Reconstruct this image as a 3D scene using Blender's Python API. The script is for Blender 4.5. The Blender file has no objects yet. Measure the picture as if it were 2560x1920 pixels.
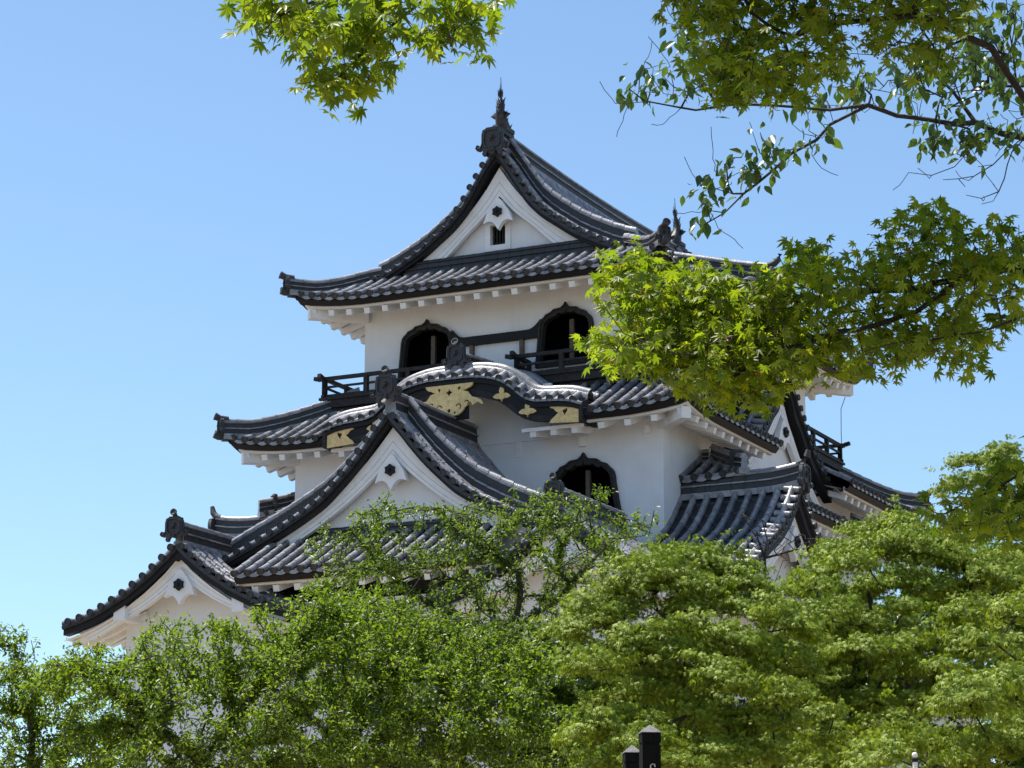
import bpy, math, random
import numpy as np
from mathutils import Vector, Matrix
from mathutils.geometry import tessellate_polygon

scene = bpy.context.scene
rad = math.radians
# ------------------------------------------------------------------ camera
PITCH = 13.288
cam_d = bpy.data.cameras.new('camera')
cam = bpy.data.objects.new('camera', cam_d)
scene.collection.objects.link(cam)
cam_d.sensor_width = 36.0
cam_d.lens = 6542.4/2560*36
cam_d.clip_start = 0.1
cam_d.clip_end = 5000
cam.location = (0, 0, 0)
cam.rotation_euler = (rad(90+PITCH), 0, 0)
scene.camera = cam
# ------------------------------------------------------------------ light
SUN_EL, SUN_AZ = 67.0, -63.0       # azimuth measured from +Y (view direction) towards +X
world = bpy.data.worlds.new('World'); scene.world = world
world.use_nodes = True
wn = world.node_tree.nodes; wl = world.node_tree.links
sky = wn.new('ShaderNodeTexSky'); sky.sky_type = 'NISHITA'; sky.sun_disc = False
sky.sun_elevation = rad(SUN_EL); sky.sun_rotation = rad(SUN_AZ)
sky.altitude = 100; sky.air_density = 0.9; sky.dust_density = 0.6; sky.ozone_density = 2.0
bg = wn['Background']; bg.inputs['Strength'].default_value = 0.119
tint = wn.new('ShaderNodeMix'); tint.data_type = 'RGBA'; tint.blend_type = 'MULTIPLY'; tint.inputs['Factor'].default_value = 1
tint.inputs['B'].default_value = (0.925, 1.025, 1.035, 1)
wl.new(sky.outputs[0], tint.inputs['A']); wl.new(tint.outputs['Result'], bg.inputs['Color'])
sun_d = bpy.data.lights.new('sun', 'SUN'); sun_d.energy = 5.0; sun_d.angle = rad(0.53)
sun_d.color = (1.0, 0.95, 0.87)
sun = bpy.data.objects.new('sun', sun_d); scene.collection.objects.link(sun)
sdir = Vector((math.sin(rad(SUN_AZ))*math.cos(rad(SUN_EL)), math.cos(rad(SUN_AZ))*math.cos(rad(SUN_EL)), math.sin(rad(SUN_EL))))
sun.rotation_euler = sdir.to_track_quat('Z', 'Y').to_euler()
sun.location = (0, 0, 60)
vs = scene.view_settings
vs.view_transform = 'Standard'; vs.look = 'None'; vs.exposure = 0.66; vs.gamma = 1.0
scene.cycles.use_denoising = True
scene.cycles.max_bounces = 8
scene.cycles.diffuse_bounces = 4
scene.cycles.transmission_bounces = 6
scene.cycles.transparent_max_bounces = 4
scene.cycles.filter_width = 1.5

# ------------------------------------------------------------------ materials
def mat(name, col, rough=0.8, var=0.0, vscale=3.0, bump=0.0, bscale=20.0, col2=None, metal=0.0, spec=0.5, stretch=None):
    m = bpy.data.materials.new(name); m.use_nodes = True
    nt = m.node_tree; b = nt.nodes['Principled BSDF']
    b.inputs['Roughness'].default_value = rough
    b.inputs['Metallic'].default_value = metal
    b.inputs['Specular IOR Level'].default_value = spec
    b.inputs['Base Color'].default_value = (*col, 1)
    tc = nt.nodes.new('ShaderNodeTexCoord')
    src = tc.outputs['Object']
    if stretch:
        mp = nt.nodes.new('ShaderNodeMapping'); mp.inputs['Scale'].default_value = stretch
        nt.links.new(src, mp.inputs['Vector']); src = mp.outputs[0]
    if var or col2:
        n = nt.nodes.new('ShaderNodeTexNoise'); n.inputs['Scale'].default_value = vscale
        n.inputs['Detail'].default_value = 6; n.inputs['Roughness'].default_value = 0.65
        nt.links.new(src, n.inputs['Vector'])
        r = nt.nodes.new('ShaderNodeValToRGB')
        c2 = col2 or tuple(c*(1-var) for c in col)
        r.color_ramp.elements[0].position = 0.35; r.color_ramp.elements[0].color = (*c2, 1)
        r.color_ramp.elements[1].position = 0.62; r.color_ramp.elements[1].color = (*col, 1)
        nt.links.new(n.outputs['Fac'], r.inputs['Fac'])
        nt.links.new(r.outputs['Color'], b.inputs['Base Color'])
    if bump:
        n2 = nt.nodes.new('ShaderNodeTexNoise'); n2.inputs['Scale'].default_value = bscale
        n2.inputs['Detail'].default_value = 5
        nt.links.new(src, n2.inputs['Vector'])
        bp_ = nt.nodes.new('ShaderNodeBump'); bp_.inputs['Strength'].default_value = bump
        bp_.inputs['Distance'].default_value = 0.03
        nt.links.new(n2.outputs['Fac'], bp_.inputs['Height'])
        nt.links.new(bp_.outputs['Normal'], b.inputs['Normal'])
    return m

def island_variation(m, lo, hi):
    """each tile row or plank differs a little in tone"""
    nt = m.node_tree; b = nt.nodes['Principled BSDF']
    g = nt.nodes.new('ShaderNodeNewGeometry'); mr = nt.nodes.new('ShaderNodeMapRange')
    mr.inputs['To Min'].default_value = lo; mr.inputs['To Max'].default_value = hi
    nt.links.new(g.outputs['Random Per Island'], mr.inputs['Value'])
    mx = nt.nodes.new('ShaderNodeMix'); mx.data_type = 'RGBA'; mx.blend_type = 'MULTIPLY'
    mx.inputs['Factor'].default_value = 1
    l = b.inputs['Base Color'].links
    if l: nt.links.new(l[0].from_socket, mx.inputs['A'])
    else: mx.inputs['A'].default_value = b.inputs['Base Color'].default_value
    nt.links.new(mr.outputs['Result'], mx.inputs['B'])
    nt.links.new(mx.outputs['Result'], b.inputs['Base Color'])

M = {}
M['tile'] = mat('roof_tile', (0.27, 0.265, 0.28), 0.36, col2=(0.12, 0.12, 0.13), spec=1.0, vscale=5, bump=0.25, bscale=30)
island_variation(M['tile'], 0.7, 1.25)
M['tile_flat'] = mat('flat_tile', (0.030, 0.031, 0.036), 0.5, col2=(0.016, 0.017, 0.020), vscale=6, bump=0.3, bscale=30)  # shadow between the cover-tile rows is put into this darker colour
M['tile_end'] = mat('tile_end', (0.045, 0.047, 0.053), 0.6, col2=(0.025, 0.026, 0.030), vscale=14, bump=0.5, bscale=60)  # end faces darker than the cover tiles: their shade is in the colour
M['plaster'] = mat('white_plaster', (0.735, 0.76, 0.795), 0.9, col2=(0.69, 0.705, 0.725), vscale=1.3, bump=0.12, bscale=9)
def streaks(m, sc=(7, 7, .55), dark=.90, lo=.55):
    nt = m.node_tree; b = nt.nodes['Principled BSDF']; tc = nt.nodes.new('ShaderNodeTexCoord'); mp = nt.nodes.new('ShaderNodeMapping'); mp.inputs['Scale'].default_value = sc
    n = nt.nodes.new('ShaderNodeTexNoise'); n.inputs['Scale'].default_value = 1; n.inputs['Detail'].default_value = 7; n.inputs['Roughness'].default_value = .7
    r = nt.nodes.new('ShaderNodeValToRGB'); r.color_ramp.elements[0].position = lo; r.color_ramp.elements[0].color = (1, 1, 1, 1); r.color_ramp.elements[1].position = .82; r.color_ramp.elements[1].color = (dark, dark*.985, dark*.95, 1)
    mx = nt.nodes.new('ShaderNodeMix'); mx.data_type = 'RGBA'; mx.blend_type = 'MULTIPLY'; mx.inputs['Factor'].default_value = 1
    nt.links.new(tc.outputs['Object'], mp.inputs['Vector']); nt.links.new(mp.outputs[0], n.inputs['Vector']); nt.links.new(n.outputs['Fac'], r.inputs['Fac'])
    nt.links.new(b.inputs['Base Color'].links[0].from_socket, mx.inputs['A']); nt.links.new(r.outputs['Color'], mx.inputs['B']); nt.links.new(mx.outputs['Result'], b.inputs['Base Color'])
streaks(M['plaster'])
M['plaster_trim'] = mat('white_trim_plaster', (0.80, 0.82, 0.84), 0.85, col2=(0.73, 0.74, 0.745), vscale=3.5, bump=0.1, bscale=14)
M['blackwood'] = mat('black_wood', (0.010, 0.010, 0.012), 0.6, bump=0.2, bscale=15, spec=0.25)
M['post_black'] = mat('black_painted_wood', (0.004, 0.004, 0.004), 0.8, col2=(0.009, 0.008, 0.007), vscale=14, bump=.4, bscale=40, spec=0.12, stretch=(3, 3, .3))
M['darkwood'] = mat('dark_wood', (0.035, 0.033, 0.032), 0.75, col2=(0.015, 0.014, 0.014), vscale=9, bump=0.4, bscale=25, spec=0.3)
M['brownwood'] = mat('brown_wood', (0.15, 0.125, 0.10), 0.8, col2=(0.06, 0.04, 0.03), vscale=10, bump=0.4, bscale=25, stretch=(4, 4, .6))
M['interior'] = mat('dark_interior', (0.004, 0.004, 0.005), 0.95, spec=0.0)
M['gold'] = mat('gilt_metal', (0.78, 0.59, 0.27), 0.6, col2=(0.58, 0.41, 0.17), vscale=9, metal=0.15, bump=0.15, bscale=40)
M['bronze'] = mat('dark_bronze', (0.06, 0.052, 0.05), 0.38, col2=(0.03, 0.027, 0.026), vscale=9, metal=0.5, bump=0.5, bscale=40)
M['stone'] = mat('base_stone', (0.30, 0.29, 0.26), 0.9, col2=(0.17, 0.165, 0.15), vscale=1.5, bump=0.8, bscale=3)
M['joint'] = mat('board_joint', (0.16, 0.155, 0.15), 0.9, col2=(0.55, 0.54, 0.52), vscale=4)
M['cable'] = mat('cable', (0.05, 0.05, 0.055), 0.6)

# ------------------------------------------------------------------ mesh helpers
class MB:
    def __init__(s): s.v = []; s.f = []; s.m = []; s.cur = 0
    def add(s, vs, fs):
        o = len(s.v); s.v.extend(vs); s.f.extend([tuple(i+o for i in f) for f in fs]); s.m.extend([s.cur]*len(fs))
    def grid(s, rows, closed=False):
        o = len(s.v); n = len(rows[0])
        for r in rows: s.v.extend(r)
        for i in range(len(rows)-1):
            for j in range(n if closed else n-1):
                k = (j+1) % n
                s.f.append((o+i*n+j, o+i*n+k, o+(i+1)*n+k, o+(i+1)*n+j)); s.m.append(s.cur)
    def box(s, c, d, X=(1,0,0), Y=(0,1,0), Z=(0,0,1)):
        c = np.array(c, float); X, Y, Z = (np.array(q, float) for q in (X, Y, Z))
        P = []
        for k in (-.5, .5):
            for j in (-.5, .5):
                for i in (-.5, .5): P.append(tuple(c+X*d[0]*i+Y*d[1]*j+Z*d[2]*k))
        s.add(P, [(0,2,3,1),(4,5,7,6),(0,1,5,4),(2,6,7,3),(0,4,6,2),(1,3,7,5)])
    def beam(s, a, b, w, h, up=(0,0,1)):
        a = np.array(a, float); b = np.array(b, float); t = b-a; L = np.linalg.norm(t); t /= L
        up = np.array(up, float); x = np.cross(t, up); x /= np.linalg.norm(x); z = np.cross(x, t)
        s.box((a+b)/2, (w, L, h), x, t, z)
    def cyl(s, c, ax, r, L, n=12, r2=None, cap=True, recess=0.0):
        c = np.array(c, float); ax = np.array(ax, float); ax /= np.linalg.norm(ax)
        h = np.array((0,0,1.)) if abs(ax[2]) < .9 else np.array((1.,0,0))
        x = np.cross(h, ax); x /= np.linalg.norm(x); y = np.cross(ax, x)
        r2 = r if r2 is None else r2
        A = [tuple(c+x*r*math.cos(t)+y*r*math.sin(t)) for t in [2*math.pi*i/n for i in range(n)]]
        B = [tuple(c+ax*L+x*r2*math.cos(t)+y*r2*math.sin(t)) for t in [2*math.pi*i/n for i in range(n)]]
        s.grid([A, B], True)
        if cap:
            o = len(s.v)
            if recess:
                C = [tuple(c+ax*L+x*r2*.78*math.cos(t)+y*r2*.78*math.sin(t)) for t in [2*math.pi*i/n for i in range(n)]]
                D = [tuple(np.array(p)-ax*recess) for p in C]
                s.grid([B, C, D], True); s.add(D, [tuple(range(n))])
            else: s.add(B, [tuple(range(n))])
            s.add(A, [tuple(range(n))[::-1]])
    def tube(s, pts, rads, n=6, cap=True):
        pts = [np.array(p, float) for p in pts]; rings = []
        for i, p in enumerate(pts):
            t = pts[min(i+1, len(pts)-1)]-pts[max(i-1, 0)]; t /= (np.linalg.norm(t)+1e-12)
            h = np.array((0,0,1.)) if abs(t[2]) < .9 else np.array((1.,0,0))
            x = np.cross(h, t); x /= np.linalg.norm(x); y = np.cross(t, x)
            rings.append([tuple(p+x*rads[i]*math.cos(a)+y*rads[i]*math.sin(a)) for a in [2*math.pi*k/n for k in range(n)]])
        s.grid(rings, True)
        if cap: s.add(rings[-1], [tuple(range(n))]); s.add(rings[0], [tuple(range(n))[::-1]])
    def prism(s, poly, to3, d0, d1, holes=()):
        """flat outline with holes given as (x,z); to3(x,z,depth) maps it; a slab between two depths"""
        loops = [list(poly)]+[list(h) for h in holes]
        tri = tessellate_polygon([[Vector((p[0], p[1], 0)) for p in l] for l in loops])
        flat = [p for l in loops for p in l]
        for d in (d0, d1): s.add([to3(p[0], p[1], d) for p in flat], [tuple(t) for t in tri])
        for l in loops:
            s.grid([[to3(*p, d0) for p in l], [to3(*p, d1) for p in l]], True)
    def band(s, A, B, to3, d0, d1):
        """strip between two curves, given thickness"""
        n = len(A); rows = []
        for i in range(n):
            rows.append([to3(*A[i], d0), to3(*B[i], d0), to3(*B[i], d1), to3(*A[i], d1)])
        s.grid(rows, True)
        s.add(rows[0], [(0,1,2,3)]); s.add(rows[-1], [(3,2,1,0)])
    def build(s, name, m, parent=None, smooth=False, label=None):
        me = bpy.data.meshes.new(name)
        me.from_pydata([tuple(map(float, p)) for p in s.v], [], s.f); mats = m if isinstance(m, (list, tuple)) else [m]
        if m == 'tile': mats = ['tile', 'tile_flat']
        for q in mats: me.materials.append(M[q] if isinstance(q, str) else q)
        me.polygons.foreach_set('material_index', np.minimum(np.array(s.m, dtype=np.int32), len(mats)-1))
        o = bpy.data.objects.new(name, me); scene.collection.objects.link(o)
        if parent is not None: o.parent = parent
        if smooth:
            me.polygons.foreach_set('use_smooth', [True]*len(me.polygons))
            try: me.set_sharp_from_angle(angle=rad(42))
            except Exception: pass
        if label: o['label'] = label
        return o

def tag(o, label=None, cat=None, group=None, kind=None):
    if label: o['label'] = label
    if cat: o['category'] = cat
    if group: o['group'] = group
    if kind: o['kind'] = kind
    return o
def empty(name, loc, rz=0.0, parent=None):
    o = bpy.data.objects.new(name, None); scene.collection.objects.link(o)
    o.location = loc; o.rotation_euler = (0, 0, rz); o.empty_display_size = .3
    if parent is not None: o.parent = parent
    return o

def curve(tab):
    """smooth interpolation through a table of (x, z)"""
    X = np.array([t[0] for t in tab], float); Y = np.array([t[1] for t in tab], float)
    h_ = np.diff(X); dl = np.diff(Y)/h_; m = np.zeros(len(X)); m[0], m[-1] = dl[0], dl[-1]
    for i in range(1, len(X)-1):
        if dl[i-1]*dl[i] > 0:
            w1, w2 = 2*h_[i]+h_[i-1], h_[i]+2*h_[i-1]; m[i] = (w1+w2)/(w1/dl[i-1]+w2/dl[i])
    def f(x):
        x = min(max(x, X[0]), X[-1]); i = min(max(int(np.searchsorted(X, x))-1, 0), len(X)-2)
        h = X[i+1]-X[i]; t = (x-X[i])/h
        return float((2*t**3-3*t*t+1)*Y[i]+(t**3-2*t*t+t)*h*m[i]+(-2*t**3+3*t*t)*Y[i+1]+(t**3-t*t)*h*m[i+1])
    return f
NP = lambda *a: np.array(a, float)
UP = NP(0, 0, 1)

# ------------------------------------------------------------------ roof pieces
RR = 0.088   # radius of a cover tile
def slope(rows, flat, ends, O, A, I, s0, s1, dmax, prof, lift=lambda s: 0.0, sp=0.37, dmin=lambda s: 0.0, lip=True, tile=0.36, disc=True):
    """one side of a tiled roof. O origin of the eave, A along it, I inward (both level unit vectors)"""
    O, A, I = NP(*O), NP(*A), NP(*I)
    def P(s_, d):
        z = prof(d)+lift(s_)*max(0., 1-d/2.4)**2
        return O+A*s_+I*d+UP*z
    def fr(s_, d):
        t = P(s_, d+.04)-P(s_, max(d-.04, 0) if d > 0 else d-.0)
        t = P(s_, d+.05)-P(s_, d-.05) if d > .05 else P(s_, d+.1)-P(s_, d)
        t /= np.linalg.norm(t); n = np.cross(A, t)
        if n[2] < 0: n = -n
        n /= np.linalg.norm(n); return t, n
    n = max(1, int(round((s1-s0)/sp))); S = [s0+(s1-s0)*(i+.0)/n for i in range(n+1)]
    def ds(a, b):
        out = [a]; d = math.ceil((a+1e-6)/tile)*tile
        while d < b-1e-6: out.append(d); d += tile
        out.append(b); return out
    for s_ in S:
        a, b = dmin(s_), dmax(s_)
        if b-a < .12: continue
        D = ds(a, b); rg = []
        for k in range(len(D)-1):
            for d, r in ((D[k], RR), (D[k+1]-.002, RR*.86)):
                t, nn = fr(s_, d); p = P(s_, d)+nn*.055
                rg.append([tuple(p+A*r*math.cos(q)+nn*r*1.05*math.sin(q)) for q in [math.pi*(j/6*1.3-.15) for j in range(7)]])
        rows.grid(rg)
        if disc and a == 0:
            t, nn = fr(s_, 0); p = P(s_, 0)+nn*.055
            ends.cyl(p+t*.03, -t, .097, .085, 12, recess=.014)
    for i in range(n):
        sa, sb = S[i], S[i+1]; sm = (sa+sb)/2
        A0, B0 = max(dmin(sa), dmin(sb)) if abs(dmin(sa)-dmin(sb)) > .3 else dmin(sm), max(dmax(sa), dmax(sb), dmax(sm))
        cap_ = 99.
        if abs(dmax(sa)-dmax(sb)) > .8: cap_ = B0 = min(dmax(sa), dmax(sb))
        if B0-A0 < .1: continue
        D = ds(A0, B0); rg = []
        for k in range(len(D)-1):
            for d, h in ((D[k], .03), (D[k+1]-.004, -.01)):
                row = []
                for s_, hh in ((sa, .03), (sa*.7+sb*.3, -.025), (sa*.3+sb*.7, -.025), (sb, .03)):
                    dd = min(max(d, A0), max(min(dmax(s_), cap_), 0)); row.append(tuple(P(s_, dd)+UP*(h+hh)))
                rg.append(row)
        flat.grid(rg)
        if lip and A0 == 0 and disc:
            top = []; bot = []
            for q in range(7):
                w = q/6; s_ = sa+(sb-sa)*w; sag = .055*math.sin(math.pi*w)
                p = P(s_, 0)-I*.03; top.append(tuple(p+UP*(.055-sag))); bot.append(tuple(p+UP*(-.035-sag)))
            back = [tuple(NP(*p)+I*.07) for p in top]
            rows.grid([back, top, bot])

def ridge(mb, path, h=.42, w=.13, cap=.085, lean=None, joints=True):
    """stacked roof ridge of layered flat tiles with a round cap"""
    path = [NP(*p) for p in path]
    # resample
    L = [0]
    for i in range(1, len(path)): L.append(L[-1]+np.linalg.norm(path[i]-path[i-1]))
    n = max(2, int(L[-1]/.36)+1); out = []
    for i in range(n):
        q = L[-1]*i/(n-1); k = min(max(np.searchsorted(L, q)-1, 0), len(path)-2)
        f = (q-L[k])/(L[k+1]-L[k]+1e-9); out.append(path[k]*(1-f)+path[k+1]*f)
    def prof(cr):
        a = [(w+.05, -.12), (w+.05, .04), (w+.0, .05), (w-.015, h*.42), (w+.03, h*.43), (w+.03, h*.50), (w-.02, h*.51),
             (w-.025, h*.80), (w+.02, h*.82), (w+.02, h*.92), (cr, h*.93)]
        c = [(cr*math.cos(t), h*.93+cr*1.1*math.sin(t)) for t in [math.pi*j/6 for j in range(1, 6)]]
        return a+c+[(-x, z) for x, z in a[::-1]]
    rg = []
    for i, p in enumerate(out):
        t = out[min(i+1, n-1)]-out[max(i-1, 0)]; t[2] = 0
        t /= np.linalg.norm(t)+1e-9; lat = np.cross(t, UP)
        for cr, off in (((cap, -.0), (cap*.88, -.01)) if joints and 0 < i < n-1 else ((cap, 0),)):
            q = p+(out[min(i+1, n-1)]-out[max(i-1, 0)])*0
            if off: q = p-(t*.02)
            rg.append([tuple(q+lat*x+UP*z) for x, z in prof(cr)])
    # order pairs so the cap steps at each joint
    m = len(rg[0]); o = len(mb.v)
    for r in rg: mb.v.extend(r)
    dark = {1, 2, 5, 6}; dark |= {m-2-j for j in dark}
    for i in range(len(rg)-1):
        for j in range(m-1):
            mb.f.append((o+i*m+j, o+i*m+j+1, o+(i+1)*m+j+1, o+(i+1)*m+j)); mb.m.append(1 if j in dark else 0)
    mb.add(rg[0], [tuple(range(m))]); mb.add(rg[-1], [tuple(range(m))[::-1]])

def end_tile(mb, p, N, k=1.0, horn=True, flip=False):
    """ogre-tile: arched plate with curled feet, boss and (optionally) an upturned round tile on top"""
    p = NP(*p); N = NP(*N); N /= np.linalg.norm(N); X = np.cross(UP, N)
    to3 = lambda x, z, d: tuple(p+X*x*k+UP*z*k+N*d)
    half = [(0, .64), (.19, .64), (.24, .60), (.27, .585), (.325, .575), (.335, .50), (.36, .47), (.365, .30), (.36, .16), (.39, .07), (.45, .05), (.475, .11),
            (.54, .11), (.56, .02), (.52, -.07), (.43, -.10), (.34, -.05), (.31, -.12), (.34, -.20), (.29, -.27), (.21, -.25), (.17, -.14), (.09, -.10), (0, -.10)]
    full = half+[(-x, z) for x, z in half[::-1]][1:-1]
    mb.prism(full, to3, 0, .09)
    inner = [(.0, .53), (.17, .53), (.235, .47), (.25, .30), (.245, .12), (.18, .03), (0, .0)]
    rim = inner+[(-x, z) for x, z in inner[::-1]][1:-1]
    out = [(x*1.18, (z-.26)*1.14+.26) for x, z in rim]
    mb.prism(out, to3, .09, .13, holes=[rim])
    for sx in (-1, 1):
        mb.tube([to3(sx*.30, .54, .09), to3(sx*.325, .40, .1), to3(sx*.325, .15, .1), to3(sx*.38, .0, .1), to3(sx*.49, .0, .1), to3(sx*.51, .08, .1)], [.03*k]*6, 6)
    c = p+UP*.28*k+N*.09
    for a in range(5):
        q = c+X*.07*k*math.cos(a*1.257)+UP*.09*k*math.sin(a*1.257+.3); mb.cyl(q, N, .045*k, .05, 8, r2=.02*k)
    mb.cyl(c, N, .05*k, .08, 8, r2=.035*k)
    for sx in (-1, 1):
        mb.cyl(p+X*sx*.48*k+UP*.01*k, N, .075*k, .12, 10, recess=.02)
    mb.cyl(p-UP*.06*k-N*.05, N, .085*k, .2, 12, recess=.015)
    if horn:
        pts = [p+UP*.56*k-N*.25, p+UP*.60*k-N*.1, p+UP*.66*k+N*.02, p+UP*.78*k+N*.10]
        mb.tube(pts, [.07*k, .075*k, .08*k, .1*k], 10)
        mb.cyl(pts[-1]-N*.01, N+UP*.25, .125*k, .05, 14, recess=.02)

def eave(black, white, raft, O, A, I, s0, s1, z, lift, wall_d, step=.55, hip0=True, hip1=True, rz=.12, soff=None, fasc=True):
    """black eave board, white fascia and rafters running back to the wall; z is the tile level at the eave"""
    O, A, I = NP(*O), NP(*A), NP(*I)
    n = max(2, int((s1-s0)/.4)); Q = [s0+(s1-s0)*i/n for i in range(n+1)]
    def lim(s_, d):
        lo = s0+d if hip0 else s0; hi = s1-d if hip1 else s1
        return min(max(s_, lo), hi)
    pt = lambda s_, d, h: tuple(O+A*lim(s_, d)+I*d+UP*(z+lift(s_)*max(0, 1-d/2.4)**2+h+d*.24))
    black.grid([[pt(q, .03, .02), pt(q, .03, -.10), pt(q, .13, -.24), pt(q, .22, -.24), pt(q, .5, -.05)] for q in Q])
    if fasc: white.grid([[pt(q, .22, -.14), pt(q, .22, -.30), pt(q, .34, -.33), pt(q, .5, -.2)] for q in Q])
    white.grid([[pt(q, .30, -.2), pt(q, wall_d*.6, -.19), pt(q, wall_d+.15, -.18)] for q in Q])
    m = max(1, int((s1-s0-.9)/step))
    for i in range(m+1):
        s_ = s0+.45+(s1-s0-.9)*i/m
        d1 = wall_d+.1
        if hip0: d1 = min(d1, s_-s0)
        if hip1: d1 = min(d1, s1-s_)
        d0 = .30
        if d1 < d0+.15: continue
        a, b = NP(*pt(s_, d0, -.42)), NP(*pt(s_, d1, -.30))
        raft.beam(a, b, .17, .16)
# ------------------------------------------------------------------ the castle keep
CX, CY, YAW = 2.49, 75.0, 26.119
keep = empty('castle_keep', (CX, CY, 0), -rad(YAW))
tag(keep, 'white plastered three-storey castle tower with curved dark tiled gable roofs', 'castle')

def gable(part, O, X, N, C, foot, w_out, w_in, wf_out, wf_in, blk=.24, wall_rec=.75, wall_low=-1.0, nail=None, grille=None, stub=.42, clip=None):
    """pediment: verge tiles, black verge board, white bargeboards, plaster wall, pendant"""
    O, X, N = NP(*O), NP(*X), NP(*N)
    to3 = lambda x, z, d: tuple(O+X*x+UP*z+N*d)
    rows, ends, flat, black, white, wall, joint = MB(), MB(), MB(), MB(), MB(), MB(), MB()
    for sx in (-1, 1):
        x = .0; acc = .12; k = 0
        while x < foot:
            x2 = x+.01; acc += math.hypot(.01, C(x2)-C(x)); x = x2
            if acc >= .345:
                acc = 0; c = NP(*to3(sx*x, C(x), 0))
                rows.cyl(c-N*stub+UP*.06, N*stub-UP*.06, .084, stub, 10, cap=False)
                ends.cyl(c-N*.01, N, .094, .05, 12, recess=.015)
        xs = np.linspace(0, foot+.1, 30)
        sl = lambda x: min(1.9, math.sqrt(1+((C(x+.05)-C(max(x-.05, 0)))/.1)**2)) if x > .06 else 1.7
        off = lambda x, t: C(x)-t*sl(x)
        flat.band([(sx*q, off(q, .05)) for q in xs], [(sx*q, off(q, .11)) for q in xs], to3, -.01, -1.0)
        flat.band([(sx*q, off(q, .07)) for q in xs], [(sx*q, off(q, .14)) for q in xs], to3, -.03, -.10)
        black.band([(sx*q, off(q, .12)) for q in xs], [(sx*q, off(q, blk)-.06) for q in xs], to3, -.10, -.36)
        black.band([(sx*q, off(q, .12)) for q in xs], [(sx*q, off(q, .15)) for q in xs], to3, -.2, -wall_rec-.3)
        A = [(sx*q, w_out(q)) for q in np.linspace(0, wf_out, 24)]
        B = [(sx*q, w_in(q)) for q in np.linspace(0, wf_in, 24)]
        white.band(A, B, to3, -.30, -.44)
        for f0 in (.50, .80):
            l0 = [(a[0]*(1-f0)+b[0]*f0, a[1]*(1-f0)+b[1]*f0) for a, b in zip(A, B)]; f1 = f0+.022
            l1 = [(a[0]*(1-f1)+b[0]*f1, a[1]*(1-f1)+b[1]*f1) for a, b in zip(A, B)]
            joint.band(l0, l1, to3, -.297, -.305)
    # pediment wall
    xs = np.linspace(-foot, foot, 41)
    top = [(q, C(abs(q))-.14*1.2) for q in xs]
    if clip: top = [p for p in [(q, C(abs(q))-.14*1.2) for q in np.linspace(clip[0], clip[1], 41)]]
    poly = top+[(top[-1][0], C(foot)+wall_low), (top[0][0], C(foot)+wall_low)]
    holes = []
    if grille:
        gx, gz, gw, gh = grille
        holes = [[(gx-gw, gz-gh), (gx+gw, gz-gh), (gx+gw, gz+gh), (gx-gw, gz+gh)]]
    wall.prism(poly, to3, -wall_rec, -wall_rec-.25, holes=holes)
    g = {}
    g['verge_tiles'] = rows.build('verge_tiles', 'tile', part, True)
    ends.build('verge_tile_ends', 'tile_end', part, True)
    flat.build('verge_underlay', 'tile_flat', part)
    black.build('verge_board', 'blackwood', part)
    white.build('bargeboard', 'plaster_trim', part); joint.build('board_joint', 'joint', part)
    wall.build('pediment_wall', 'plaster', part)
    if grille:
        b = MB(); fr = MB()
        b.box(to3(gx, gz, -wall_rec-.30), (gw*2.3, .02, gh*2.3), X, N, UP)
        for i in range(5): fr.box(to3(gx-gw+gw*2*(i+.5)/5, gz, -wall_rec-.12), (.035, .04, gh*2), X, N, UP)
        for i in range(3): fr.box(to3(gx, gz-gh+gh*2*(i+.5)/3, -wall_rec-.15), (gw*2, .02, .03), X, N, UP)
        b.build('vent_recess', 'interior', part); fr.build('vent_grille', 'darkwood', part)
        t = MB(); t.prism([(gx-gw-.16, gz-gh-.16), (gx+gw+.16, gz-gh-.16), (gx+gw+.16, gz+gh+.12), (gx-gw-.16, gz+gh+.12)], to3, -wall_rec+.04, -wall_rec+.002,
                          holes=[[(gx-gw, gz-gh), (gx+gw, gz-gh), (gx+gw, gz+gh), (gx-gw, gz+gh)]])
        t.build('vent_surround', 'plaster_trim', part)
    if nail is not None:
        h = [(0, .44), (.09, .38), (.24, .17), (.36, .0), (.39, -.06), (.43, -.18), (.49, -.31), (.43, -.295), (.36, -.265), (.28, -.26), (.20, -.285), (.13, -.34), (.07, -.42), (.0, -.54)]
        h = [(x*.93, z*.93) for x, z in h]; full = [(x, z+nail) for x, z in h]+[(-x, z+nail) for x, z in h[::-1][1:-1]]
        p = MB(); p.prism(full, to3, -.20, -.36); p.build('gable_pendant', 'plaster_trim', part)
        st = []
        for i in range(12):
            r = .155 if i % 2 == 0 else .118; a = math.pi/2+i*math.pi/6; st.append((r*math.cos(a), nail+r*math.sin(a)))
        s_ = MB(); s_.prism(st, to3, -.12, -.21); s_.cyl(to3(0, nail, -.12), N, .05, .05, 8, r2=.03)
        s_.build('pendant_boss', 'blackwood', part)
    return to3

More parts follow.
